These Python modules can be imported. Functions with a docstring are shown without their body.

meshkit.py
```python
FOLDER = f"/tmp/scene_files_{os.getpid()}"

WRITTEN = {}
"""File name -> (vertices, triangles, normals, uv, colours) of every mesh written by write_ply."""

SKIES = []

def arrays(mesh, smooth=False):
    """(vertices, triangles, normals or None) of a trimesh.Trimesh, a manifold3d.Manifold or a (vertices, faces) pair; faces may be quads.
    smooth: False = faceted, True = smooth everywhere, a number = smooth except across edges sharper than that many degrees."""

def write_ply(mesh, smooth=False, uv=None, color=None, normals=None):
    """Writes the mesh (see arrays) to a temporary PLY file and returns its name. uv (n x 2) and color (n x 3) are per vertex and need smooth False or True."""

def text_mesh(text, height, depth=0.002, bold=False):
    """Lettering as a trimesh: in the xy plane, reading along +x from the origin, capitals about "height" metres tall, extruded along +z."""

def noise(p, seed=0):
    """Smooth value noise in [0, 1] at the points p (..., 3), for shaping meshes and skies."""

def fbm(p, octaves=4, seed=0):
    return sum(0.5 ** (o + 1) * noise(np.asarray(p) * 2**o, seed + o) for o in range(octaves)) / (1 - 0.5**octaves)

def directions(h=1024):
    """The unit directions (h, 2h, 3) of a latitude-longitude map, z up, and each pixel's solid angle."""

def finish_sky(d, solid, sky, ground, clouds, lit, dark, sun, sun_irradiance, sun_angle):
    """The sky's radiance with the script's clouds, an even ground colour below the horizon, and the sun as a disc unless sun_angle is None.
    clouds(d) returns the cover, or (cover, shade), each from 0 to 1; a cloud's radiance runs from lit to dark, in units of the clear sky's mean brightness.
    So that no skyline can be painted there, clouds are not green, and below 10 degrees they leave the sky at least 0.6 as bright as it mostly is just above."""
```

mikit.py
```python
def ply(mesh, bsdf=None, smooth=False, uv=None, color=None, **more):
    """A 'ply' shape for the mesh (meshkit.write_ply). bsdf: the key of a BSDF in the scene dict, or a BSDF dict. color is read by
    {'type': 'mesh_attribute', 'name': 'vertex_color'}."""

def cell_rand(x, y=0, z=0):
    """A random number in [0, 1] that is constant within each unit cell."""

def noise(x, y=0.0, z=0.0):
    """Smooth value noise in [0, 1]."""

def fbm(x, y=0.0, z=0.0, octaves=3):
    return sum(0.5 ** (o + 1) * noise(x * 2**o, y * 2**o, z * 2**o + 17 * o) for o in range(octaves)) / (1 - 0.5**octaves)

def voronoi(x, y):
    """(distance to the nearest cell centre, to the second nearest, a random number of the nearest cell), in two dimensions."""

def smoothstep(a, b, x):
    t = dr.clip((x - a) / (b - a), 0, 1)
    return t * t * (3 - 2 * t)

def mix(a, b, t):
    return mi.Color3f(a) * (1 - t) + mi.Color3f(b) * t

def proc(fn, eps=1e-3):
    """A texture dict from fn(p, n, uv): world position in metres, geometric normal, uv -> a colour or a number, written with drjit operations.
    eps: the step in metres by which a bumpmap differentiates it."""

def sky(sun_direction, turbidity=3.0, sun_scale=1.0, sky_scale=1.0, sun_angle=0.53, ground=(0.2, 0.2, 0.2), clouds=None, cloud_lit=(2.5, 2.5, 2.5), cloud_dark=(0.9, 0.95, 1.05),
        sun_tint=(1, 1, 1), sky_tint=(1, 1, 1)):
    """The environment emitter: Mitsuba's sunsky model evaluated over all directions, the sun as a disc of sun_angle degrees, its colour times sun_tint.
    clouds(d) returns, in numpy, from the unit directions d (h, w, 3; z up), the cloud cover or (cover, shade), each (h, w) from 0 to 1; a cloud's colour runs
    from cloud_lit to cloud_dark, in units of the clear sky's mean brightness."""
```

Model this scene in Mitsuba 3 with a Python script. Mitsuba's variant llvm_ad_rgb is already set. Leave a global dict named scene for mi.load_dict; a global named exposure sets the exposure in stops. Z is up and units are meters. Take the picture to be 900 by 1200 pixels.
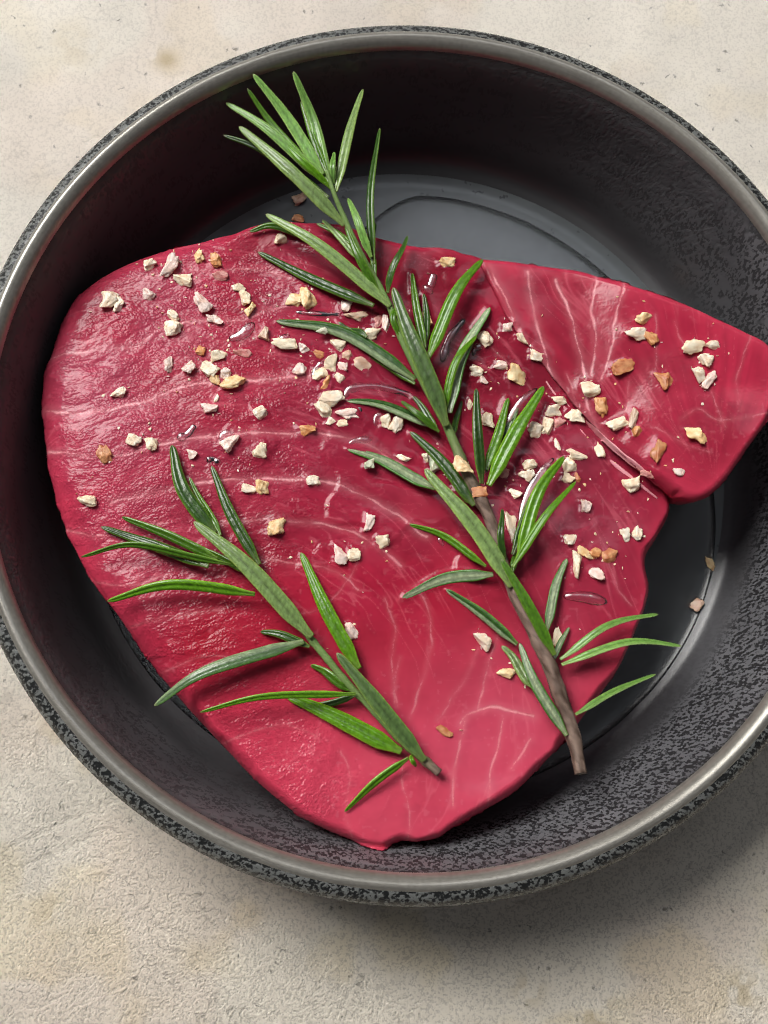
import math, numpy as np, trimesh, mitsuba as mi, drjit as dr, mikit, meshkit
from mikit import noise, fbm, smoothstep, mix
from scipy.spatial import Delaunay, cKDTree
import shapely
from shapely.geometry import Polygon
T = mi.ScalarTransform4f
scene, labels = {}, {}

# ---------------------------------------------------------------- camera, light, exposure
CAM = {'o': [-0.0235, -0.0804, 0.3379], 't': [-0.00881, -0.0202, 0.04437]}

scene['camera'] = {'type': 'perspective', 'fov': 35.6378, 'fov_axis': 'x', 'near_clip': 0.01, 'far_clip': 50.0,
                   'to_world': T().look_at(origin=CAM['o'], target=CAM['t'], up=[0, 1, 0])}
def panel(name, at, look, w, h, rgb):          # a rectangular lamp face
    m = T().look_at(origin=at, target=look, up=[0, 0, 1]) @ T().scale([w / 2, h / 2, 1])
    scene[name] = {'type': 'rectangle', 'to_world': m, 'bsdf': {'type': 'diffuse', 'reflectance': {'type': 'rgb', 'value': [.3, .3, .3]}},
                   'emitter': {'type': 'area', 'radiance': {'type': 'rgb', 'value': rgb}}}
def direction(az, el, dist):                   # az: degrees from the picture's right, anticlockwise; el: above the table
    a, e = math.radians(az), math.radians(el)
    return [dist * math.cos(e) * math.cos(a), dist * math.cos(e) * math.sin(a), dist * math.sin(e)]
exposure = 0.33
panel('window', direction(136, 51, 2.2), [0, 0, 0], 1.02, 1.02, [15.7, 15.4, 14.9])
panel('fill_panel', direction(66, 64, 1.6), [0, 0, 0], .50, .34, [1.7, 1.82, 2.0])  # added fill panel, also gives the bowl floor its pale reflection
scene['room'] = {'type': 'constant', 'radiance': {'type': 'rgb', 'value': [.075, .075, .08]}}
labels['window'] = {'label': 'bright window far to the upper left of the bowl', 'category': 'window'}
labels['fill_panel'] = {'label': 'broad pale fill panel added high above the bowl, out of view', 'category': 'fill panel'}


# ---------------------------------------------------------------- helpers
def numbered(key):
    if key not in USED:
        USED.add(key); return key
    i = 1
    while f'{key}_{i:03d}' in USED: i += 1
    USED.add(f'{key}_{i:03d}'); return f'{key}_{i:03d}'
USED = set()
def put(key, mesh, bsdf, smooth=True, color=None):
    key = numbered(key)
    scene[key] = mikit.ply(mesh, bsdf, smooth=smooth, color=color)
    return key
def tag(key, label=None, category=None, group=None, kind=None):
    labels[key] = {k: v for k, v in dict(label=label, category=category, group=group, kind=kind).items() if v}
def sm(a, b, x):
    t = np.clip((x - a) / (b - a), 0, 1); return t * t * (3 - 2 * t)
def revolve(profile, n=360):
    p = np.asarray(profile, float); a = np.arange(n) * 2 * np.pi / n
    v = np.stack([p[None, :, 0] * np.cos(a)[:, None], p[None, :, 0] * np.sin(a)[:, None], np.broadcast_to(p[:, 1], (n, len(p)))], -1).reshape(-1, 3)
    i, j = np.meshgrid(np.arange(n), np.arange(len(p) - 1), indexing='ij'); k = len(p); i2 = (i + 1) % n
    f = np.stack([i * k + j, i2 * k + j, i2 * k + j + 1, i * k + j + 1], -1).reshape(-1, 4)
    return v, f
def spline(p, n):                              # Catmull-Rom through the points, n samples by arc length
    p = np.asarray(p, float); q = np.vstack([2 * p[0] - p[1], p, 2 * p[-1] - p[-2]]); out = []
    for i in range(len(p) - 1):
        t = np.linspace(0, 1, 24, endpoint=False)[:, None]; a, b, c, d = q[i:i + 4]
        out.append(.5 * (2 * b + (c - a) * t + (2 * a - 5 * b + 4 * c - d) * t ** 2 + (3 * b - a - 3 * c + d) * t ** 3))
    out = np.vstack(out + [p[-1:]]); s = np.r_[0, np.cumsum(np.linalg.norm(np.diff(out[:, :3], axis=0), axis=1))]
    u = np.linspace(0, s[-1], n)
    return np.stack([np.interp(u, s, out[:, k]) for k in range(out.shape[1])], 1)

MAIN = np.array([[-90.98, 41.61], [-84.6, 47.08], [-74.75, 52.94], [-64.63, 57.14], [-53.13, 60.49], [-43.69, 63.0], [-36.57, 64.19], [-22.22, 64.01], [-10.22, 60.18], [-3.02, 58.54], [8.99, 56.76], [18.6, 54.92], [28.16, 50.27], [37.62, 42.86], [49.16, 28.03], [58.06, 10.94], [65.73, -3.47], [68.56, -13.44], [68.12, -17.7], [64.81, -23.6], [61.52, -29.45], [62.37, -36.38], [60.97, -42.12], [56.68, -51.22], [51.76, -60.21], [45.83, -67.98], [39.98, -75.01], [31.93, -83.25], [24.4, -89.55], [15.13, -94.58], [8.61, -98.01], [5.41, -100.25], [0.13, -101.24], [-4.08, -101.03], [-8.28, -102.67], [-12.47, -102.24], [-16.69, -100.58], [-21.95, -98.53], [-28.27, -95.47], [-34.77, -90.88], [-42.66, -84.28], [-50.49, -76.38], [-58.22, -68.24], [-64.86, -60.74], [-70.45, -53.21], [-76.05, -45.67], [-81.67, -38.1], [-86.19, -31.6], [-90.18, -23.91], [-93.22, -16.07], [-95.62, -8.14], [-97.17, -0.12], [-98.58, 9.14], [-98.67, 18.54], [-96.83, 25.69], [-94.59, 34.12], [-92.6, 39.03]]) * 1e-3
LOBE = np.array([[16.92, 52.78], [24.97, 52.2], [32.07, 51.09], [43.7, 49.14], [50.5, 46.35], [59.48, 42.75], [70.55, 37.85], [79.25, 33.1], [85.7, 29.45], [91.19, 26.05], [93.7, 21.78], [93.31, 12.27], [89.79, 4.0], [84.84, -3.0], [80.12, -9.8], [75.55, -14.28], [71.15, -15.78], [66.9, -14.08], [62.91, -10.98], [58.48, -7.16], [53.61, -2.37], [48.92, 2.71], [44.63, 7.81], [40.76, 13.19], [37.07, 18.61], [32.59, 24.65], [26.91, 32.12], [21.25, 42.87]]) * 1e-3
# ---------------------------------------------------------------- the bowl's profile and the steak's surface (metres, bowl axis at the origin, z up)
INNER = [(0.0, .006), (.087, .006), (.0915, .0065), (.0945, .0078), (.0968, .0105), (.0985, .0145), (.1005, .022), (.1025, .031), (.1045, .040), (.1058, .0440), (.1066, .0456), (.1071, .0466)]
RIM = [(.1071, .0466), (.1074, .0477), (.1080, .0487), (.1088, .0494), (.1098, .0498), (.1106, .0496), (.1112, .0491)]
OUTER = [(.1112, .0491), (.1117, .0492), (.1126, .0489), (.1139, .0477), (.1147, .0462), (.1151, .0445), (.1149, .041), (.1138, .031), (.1112, .020), (.1062, .0105), (.098, .0052), (.088, .0032), (.076, .0022), (.0735, .0006), (.070, .0003), (.067, .0012), (0.0, .0022)]
def inner_z(r): return np.interp(r, [p[0] for p in INNER], [p[1] for p in INNER])
def dense(p, step=.0003, close=True):
    p = np.asarray(p, float); q = np.vstack([p, p[:1]]) if close else p
    s = spline(q, int(np.linalg.norm(np.diff(q, axis=0), axis=1).sum() / step))
    return s[:-1] if close else s
MAIN_RING, LOBE_RING = dense(MAIN), dense(LOBE)
MAIN_TREE = cKDTree(MAIN_RING)
SPLIT = np.argmin(np.linalg.norm(LOBE_RING - np.array(LOBE[17]), axis=1))   # ring up to here is the free edge, after it the seam
FREE_TREE, SEAM_TREE = cKDTree(LOBE_RING[:SPLIT]), cKDTree(LOBE_RING[SPLIT:])
def fb(x, y, scale, octaves=3, seed=0): return meshkit.fbm(np.stack([x / scale, y / scale, 0 * x], -1), octaves, seed)
def plane_z(x, y):                             # the steak's top, leaving its edges out
    return .0345 - .50 * np.maximum(-.034 - x, 0) ** 2 + .0028 * sm(-.07, -.10, y) + .004 * (fb(x, y, .05, 2, 3) - .5) + .0012 * (fb(x, y, .014, 2, 5) - .5)
def edge(d, e, p=2.0): return 1 - np.power(np.clip(1 - np.power(1 - np.clip(d / e, 0, 1), p), 0, 1), 1 / p)
def main_z(x, y):
    d = MAIN_TREE.query(np.stack([x, y], -1))[0]; top = plane_z(x, y)
    e = .0026 + .005 * sm(-.03, -.08, x)
    e = e * (.35 + 1.3 * fb(x, y, .009, 3, 9))
    low = np.maximum(.0225 + .0065 * np.maximum(sm(-.045, -.085, x), sm(-.080, -.092, y)), np.minimum(inner_z(np.hypot(x, y)) + .0006, .0352))
    return np.maximum(top - np.maximum(top - low, 0) * edge(d, e), low)
def lobe_z(x, y):
    q = np.stack([x, y], -1); df, ds = FREE_TREE.query(q)[0], SEAM_TREE.query(q)[0]
    rise = .0095 * sm(.035, .105, x) + .003 * sm(.03, .07, x)
    top = plane_z(x, y) + .0012 + rise; low = np.maximum(top - .0035, inner_z(np.hypot(x, y)) + .0015)
    seam_drop = .0009 + .004 * sm(.05, .066, x)
    return np.maximum(top - (top - low) * edge(df, .0014 + .0012 * fb(x, y, .01, 2, 4)) - seam_drop * edge(ds, .0022), inner_z(np.hypot(x, y)) + .001)
MAIN_POLY, LOBE_POLY = Polygon(MAIN_RING).buffer(0), Polygon(LOBE_RING).buffer(0)
def steak_z(x, y):
    x, y = np.atleast_1d(x).astype(float), np.atleast_1d(y).astype(float)
    z = np.where(shapely.contains_xy(MAIN_POLY, x, y), main_z(x, y), inner_z(np.hypot(x, y)))
    return np.where(shapely.contains_xy(LOBE_POLY, x, y), lobe_z(x, y), z)
def rest_z(x, y):                              # what a sprig lies on or spans
    x, y = np.atleast_1d(x).astype(float), np.atleast_1d(y).astype(float)
    return np.where(shapely.contains_xy(LOBE_POLY, x, y), lobe_z(x, y), plane_z(x, y))

# ---------------------------------------------------------------- tables of positions (millimetres)
LINES = [[0.63, 1, [[-98.46, 9.1], [-88.65, 7.81], [-80.83, 8.41], [-72.07, 10.39], [-64.46, 14.06], [-55.57, 15.98], [-42.18, 17.21], [-27.56, 18.45]]], [0.59, 0.9, [[-96.73, -2.47], [-83.55, -4.23], [-74.7, -3.61], [-66.02, -0.79], [-55.08, 1.22], [-41.84, 2.39], [-30.71, 2.57], [-21.77, 2.33], [-12.77, -0.18], [-3.76, -5.25]]], [0.59, 0.9, [[-78.63, -16.15], [-72.09, -14.83], [-62.33, -12.73], [-51.44, -10.39], [-37.16, -9.69], [-24.99, -10.17], [-14.96, -13.08], [-6.06, -18.02], [2.79, -24.71]]], [0.54, 0.7, [[-55.52, -22.23], [-43.54, -20.78], [-32.57, -20.7], [-21.56, -22.09], [-12.72, -25.37], [-3.88, -31.94]]], [0.49, 0.55, [[-41.13, -30.8], [-30.22, -31.81], [-21.46, -33.49], [-14.87, -38.29]]], [0.54, 0.8, [[-96.85, 23.52], [-80.65, 25.56], [-73.96, 26.39], [-67.43, 31.32], [-56.2, 33.68], [-45.97, 33.97], [-40.34, 36.51], [-32.39, 38.77]]], [0.44, 0.5, [[-77.16, 44.8], [-68.08, 47.02], [-60.08, 47.78], [-45.2, 48.54], [-33.65, 46.29]]], [0.44, 0.5, [[-94.13, -21.77], [-82.76, -24.91], [-76.2, -23.22], [-65.33, -21.45]]], [0.39, 0.45, [[-0.16, -38.1], [3.09, -43.6], [3.67, -50.19], [2.94, -56.71], [0.76, -63.13], [-1.86, -70.99]]], [0.39, 0.4, [[-8.3, -40.41], [-5.47, -48.05], [-6.14, -56.73], [-4.86, -67.61]]], [0.39, 0.45, [[15.64, -53.39], [12.27, -60.95], [8.53, -66.3], [5.24, -71.61]]], [0.44, 0.5, [[21.26, -48.97], [18.2, -57.7], [15.46, -68.41]]], [0.63, 0.8, [[11.07, -72.24], [13.49, -69.69], [19.15, -68.19], [24.35, -69.24], [29.54, -70.51]]], [0.44, 0.6, [[12.59, -71.6], [10.52, -77.93], [8.86, -84.19], [8.25, -92.4]]], [0.44, 0.6, [[21.92, -70.95], [20.7, -76.87], [18.8, -82.12], [17.37, -90.98]]], [0.49, 0.6, [[28.67, -76.45], [26.41, -79.4], [23.69, -83.16]]], [0.37, 0.35, [[-3.98, -55.65], [-5.51, -62.09], [-5.51, -68.04]]], [0.37, 0.3, [[-18.96, -78.99], [-16.81, -85.2], [-17.82, -93.37], [-16.29, -99.54]]], [0.37, 0.35, [[-1.93, -76.89], [-4.13, -85.21], [-2.07, -93.41], [-2.3, -100.73]]], [0.37, 0.35, [[-52.96, -78.87], [-42.3, -74.83], [-33.87, -72.74], [-25.35, -75.24]]], [0.37, 0.3, [[-32.18, -45.03], [-25.71, -43.87], [-19.24, -38.34], [-12.72, -27.17]]], [0.37, 0.3, [[39.11, -8.27], [45.57, -17.45], [49.53, -28.86], [52.43, -37.86], [55.6, -42.27]]], [0.37, 0.3, [[25.3, -17.62], [33.92, -26.74], [35.77, -40.12], [31.06, -53.29]]], [0.34, 0.3, [[12.45, 36.17], [17.02, 31.0], [26.06, 21.97], [35.04, 10.34]]], [0.34, 0.3, [[-15.22, 42.91], [-10.59, 33.31], [-12.83, 19.05]]], [0.39, 0.35, [[-89.0, -35.32], [-73.31, -37.63], [-62.66, -34.72]]], [0.39, 0.35, [[-73.5, -48.03], [-62.18, -45.69], [-49.39, -44.1]]], [0.37, 0.3, [[-64.5, -59.86], [-53.34, -55.92], [-40.53, -56.33]]]]
LLINES = [[0.63, 1, [[13.66, 45.7], [19.38, 40.43], [23.92, 34.26], [28.85, 27.1], [33.58, 20.56], [38.52, 13.83], [44.06, 5.72], [51.12, -3.04], [58.41, -9.46]]], [0.63, 1, [[20.08, 49.55], [23.63, 41.96], [27.19, 33.63], [29.0, 29.46], [32.49, 23.86], [36.3, 18.26]]], [0.59, 1, [[30.2, 47.83], [31.85, 38.17], [33.96, 28.64], [36.61, 19.38], [40.53, 12.19], [46.25, 2.25]]], [0.59, 0.9, [[37.98, 45.84], [41.36, 36.79], [43.39, 27.69], [44.93, 18.21], [45.82, 9.57], [49.68, 1.15]]], [0.54, 0.7, [[52.48, 58.16], [47.16, 39.5], [47.84, 30.02], [46.69, 18.82]]], [0.49, 0.7, [[59.85, 55.88], [53.55, 35.83], [52.05, 25.93], [49.25, 17.49]]], [0.39, 0.5, [[40.36, 19.86], [43.06, 10.92], [48.5, 3.35], [56.26, -5.33]]], [0.39, 0.5, [[56.17, 16.44], [55.54, 9.76], [52.59, 4.6]]], [0.34, 0.4, [[63.23, 34.0], [63.32, 22.37], [61.4, 15.54]]], [0.34, 0.35, [[68.98, 5.81], [73.31, 7.91], [79.42, 4.85], [96.27, 7.93]]], [0.34, 0.35, [[67.97, 31.93], [70.02, 26.78], [75.84, 14.79], [79.28, 2.99]]], [0.34, 0.35, [[62.61, 3.88], [68.66, -1.05], [74.82, -3.59]]], [0.34, 0.3, [[90.77, 36.57], [83.41, 16.8], [83.81, 7.45]]]]
SEAM = [[[[35.15, 18.01], [39.6, 11.27], [44.48, 4.32], [50.24, -2.12], [57.32, -8.08], [63.87, -13.6]], 0.62], [[[38.53, 14.53], [43.66, 8.05], [49.03, 2.54], [54.0, -2.66], [59.61, -7.55]], 0.45]]
STEM1 = [[-24.04, 72.53, 44.02, 0.58], [-21.94, 66.12, 43.18, 0.62], [-19.61, 60.95, 41.86, 0.68], [-15.44, 51.95, 40.45, 0.77], [-10.83, 43.87, 39.2, 0.81], [-7.16, 36.95, 38.66, 0.87], [-3.53, 27.19, 38.16, 0.96], [2.79, 14.63, 37.27, 1.05], [8.12, 4.3, 37.01, 1.14], [12.69, -7.12, 36.93, 1.42], [16.31, -14.66, 37.29, 1.69], [18.99, -21.3, 37.99, 1.49], [21.64, -30.87, 38.21, 1.48], [24.99, -40.03, 37.91, 1.57], [28.36, -47.16, 37.69, 1.66], [31.22, -53.21, 37.86, 1.83], [33.42, -58.36, 38.08, 1.82], [35.62, -65.36, 37.93, 1.82], [38.0, -72.72, 37.82, 1.9], [39.08, -77.53, 38.11, 1.71], [39.96, -84.56, 39.88, 1.52]]
STEM2 = [[-49.05, -28.42, 39.64, 0.55], [-40.73, -36.61, 39.7, 0.64], [-32.07, -45.5, 38.98, 0.73], [-26.23, -52.26, 38.62, 0.91], [-22.14, -57.13, 38.74, 0.9], [-18.07, -61.96, 38.55, 0.9], [-11.66, -68.61, 37.77, 0.9], [-4.25, -76.52, 37.7, 0.9], [0.76, -80.65, 38.15, 1.07], [5.14, -84.35, 38.34, 1.07]]
LEAVES1 = [
[[[-25.17, 72.03, 43.48], [-34.43, 86.49, 45.18], [-43.8, 97.29, 48.43]], 3.42, "p", 0],
[[[-26.53, 71.78, 43.43], [-38.17, 86.0, 42.33], [-45.54, 95.25, 45.09]], 2.3, "t", 20],
[[[-24.24, 69.58, 43.52], [-38.92, 82.74, 44.98], [-51.26, 91.48, 43.52]], 3.19, "p", 10],
[[[-19.36, 58.49, 41.39], [-32.63, 70.91, 44.34], [-47.79, 85.83, 42.14]], 4.08, "g", 0],
[[[-23.51, 65.37, 42.64], [-40.91, 79.7, 39.95], [-52.15, 84.84, 38.75]], 2.31, "d", 20],
[[[-23.55, 69.1, 42.55], [-27.64, 87.56, 41.44], [-33.26, 100.16, 45.94]], 3.47, "p", 0],
[[[-21.71, 67.13, 42.65], [-18.38, 83.95, 41.58], [-14.21, 99.29, 39.51]], 3.46, "g", 30],
[[[-22.19, 69.37, 42.58], [-22.46, 73.29, 44.52], [-22.27, 79.14, 42.38]], 1.82, "p", 0],
[[[-11.27, 48.38, 38.83], [-12.29, 67.24, 40.42], [-9.68, 88.61, 38.22]], 2.75, "d", 40],
[[[-12.23, 49.85, 39.86], [-15.06, 58.57, 41.95], [-18.69, 66.72, 39.66]], 2.5, "p", 10],
[[[-15.41, 49.33, 39.8], [-20.67, 56.09, 39.12], [-25.07, 61.62, 37.06]], 2.06, "g", 0],
[[[-6.99, 36.07, 39.68], [-26.33, 52.63, 41.65], [-40.11, 61.98, 39.69]], 4.07, "g", 0],
[[[-11.22, 37.06, 38.16], [-27.64, 44.99, 35.67], [-42.49, 53.32, 34.35]], 3.44, "d", 0],
[[[-23.38, 54.61, 35.18], [-37.27, 60.23, 35.71], [-44.42, 58.94, 34.94]], 2.54, "t", 20],
[[[-10.16, 40.34, 39.62], [-15.48, 49.67, 42.32], [-19.12, 58.97, 40.9]], 2.48, "t", 20],
[[[-6.93, 40.1, 38.61], [-5.89, 48.96, 40.57], [-2.08, 56.76, 38.58]], 2.27, "d", 30],
[[[7.24, 3.72, 39.03], [0.26, 23.27, 41.45], [-5.94, 41.02, 41.12]], 4.9, "D", 0],
[[[2.35, 25.45, 37.99], [0.23, 37.26, 37.01], [-0.75, 47.33, 35.5]], 2.74, "t", 30],
[[[-0.1, 16.55, 36.97], [-19.3, 30.71, 35.56], [-37.06, 33.38, 34.56]], 4.09, "w", -10],
[[[-12.99, 28.23, 37.42], [-17.01, 31.46, 34.91], [-20.44, 33.49, 34.47]], 2.05, "d", 0],
[[[5.69, 3.7, 36.55], [-7.21, 10.29, 34.86], [-18.02, 11.4, 34.54]], 3.61, "w", -30],
[[[5.47, 3.93, 36.55], [2.06, 9.52, 34.78], [-0.58, 13.24, 33.99]], 2.26, "d", 20],
[[[3.2, 22.48, 38.43], [9.79, 38.96, 39.88], [18.08, 50.22, 38.86]], 3.85, "v", 10],
[[[8.61, 8.03, 36.99], [13.42, 26.16, 36.52], [19.68, 38.15, 35.69]], 4.09, "u", 20],
[[[7.89, 8.34, 37.49], [10.11, 21.17, 39.18], [15.88, 29.26, 37.34]], 2.47, "v", 10],
[[[16.65, -11.1, 38.59], [15.79, 1.75, 39.96], [15.69, 14.36, 38.76]], 3.1, "d", 0],
[[[18.47, -7.53, 37.06], [21.54, 2.98, 35.77], [25.09, 12.96, 34.66]], 2.92, "v", 15],
[[[19.91, -5.79, 36.55], [22.83, 1.71, 34.48], [24.85, 6.83, 33.84]], 2.48, "d", 0],
[[[18.77, -11.75, 37.59], [25.64, 2.77, 38.4], [33.81, 15.54, 37.4]], 4.24, "v", 10],
[[[15.15, -16.73, 37.45], [7.45, -6.03, 35.96], [-1.31, 3.57, 34.14]], 3.56, "d", 0],
[[[5.06, -12.24, 37.04], [-6.77, -5.7, 34.83], [-17.95, -1.44, 34.72]], 4.24, "u", -30],
[[[23.83, -38.14, 40.03], [12.21, -20.68, 41.32], [2.16, -7.59, 40.21]], 4.99, "g", 0],
[[[17.68, -32.63, 38.02], [7.28, -24.78, 35.72], [-1.91, -21.53, 34.69]], 2.2, "v", 20],
[[[19.42, -34.8, 37.87], [7.46, -35.57, 35.04], [-3.5, -40.63, 34.43]], 3.51, "u", 10],
[[[25.26, -52.53, 37.2], [17.11, -45.05, 35.77], [7.67, -38.41, 34.84]], 2.83, "w", 20],
[[[29.13, -63.22, 37.18], [24.81, -56.69, 35.34], [21.74, -52.74, 34.56]], 2.82, "g", 0],
[[[36.74, -75.27, 39.45], [29.17, -62.99, 40.69], [25.6, -52.29, 39.2]], 3.18, "u", 0],
[[[32.64, -48.89, 37.87], [35.5, -38.3, 37.04], [38.98, -30.02, 35.24]], 2.84, "u", 0],
[[[35.72, -56.27, 38.8], [46.71, -48.64, 40.31], [61.51, -44.81, 37.83]], 2.36, "p", 35],
[[[36.32, -57.97, 38.78], [52.25, -52.04, 40.23], [67.46, -52.99, 37.21]], 2.58, "p", 35],
[[[38.95, -70.2, 37.81], [49.09, -64.63, 36.87], [61.17, -59.76, 34.98]], 2.15, "p", 35],
[[[25.54, -30.89, 38.51], [31.66, -13.91, 38.76], [38.57, -3.13, 36.96]], 3.75, "v", 10],
[[[24.23, -33.05, 39.56], [32.79, -20.04, 41.36], [41.18, -10.57, 39.48]], 2.4, "v", 20],
[[[22.51, -31.1, 39.66], [21.03, -24.86, 41.67], [21.46, -18.24, 39.62]], 1.95, "d", 0],
[[[34.39, -55.54, 40.22], [27.01, -42.18, 41.23], [21.18, -31.37, 41.24]], 3.22, "t", 15],
[[[-23.8, 71.56, 43.52], [-28.06, 83.79, 41.38], [-31.45, 94.95, 40.33]], 2.31, "t", 20],
[[[-22.85, 67.86, 42.6], [-30.38, 73.81, 45.93], [-36.21, 82.05, 44.12]], 2.03, "v", 10],
[[[-17.25, 53.82, 39.99], [-21.82, 57.87, 37.85], [-26.44, 60.77, 36.69]], 1.84, "t", 20],
[[[-10.81, 44.79, 38.72], [-11.72, 53.47, 38.33], [-10.72, 61.38, 36.18]], 1.83, "t", 10],
[[[-4.47, 28.15, 38.74], [-5.87, 33.21, 39.73], [-3.92, 38.84, 37.67]], 1.8, "t", 10],
[[[2.41, 27.05, 37.5], [3.06, 35.36, 35.81], [2.5, 41.79, 34.86]], 2.06, "d", 0],
[[[-0.33, 15.86, 36.93], [-8.33, 22.35, 34.76], [-15.61, 26.41, 34.37]], 2.27, "t", 20],
[[[6.03, 2.73, 37.56], [0.38, 7.17, 38.73], [-3.94, 11.19, 36.71]], 2.0, "t", 0],
[[[9.49, 2.14, 36.51], [11.12, 7.36, 34.59], [12.18, 12.31, 33.83]], 1.81, "d", 0],
[[[19.4, -9.24, 36.58], [23.29, 1.72, 34.48], [27.16, 10.52, 34.22]], 2.25, "t", 30],
[[[24.4, -29.63, 37.56], [30.05, -15.59, 34.93], [36.16, -4.94, 33.92]], 2.67, "d", 0],
[[[23.33, -34.59, 38.11], [20.04, -30.7, 37.11], [18.13, -27.09, 35.41]], 1.75, "v", 0],
[[[24.22, -34.57, 38.04], [25.38, -30.61, 36.82], [27.53, -26.93, 34.99]], 1.97, "t", 0],
[[[32.24, -67.45, 37.27], [28.02, -59.9, 35.29], [24.35, -54.45, 34.44]], 1.95, "t", 10],
[[[34.09, -56.87, 38.18], [35.96, -52.47, 37.04], [39.25, -47.96, 35.53]], 1.73, "u", 0],
[[[15.01, -16.17, 36.91], [11.75, -12.34, 34.79], [8.52, -8.73, 33.88]], 2.01, "t", 0]]
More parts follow.
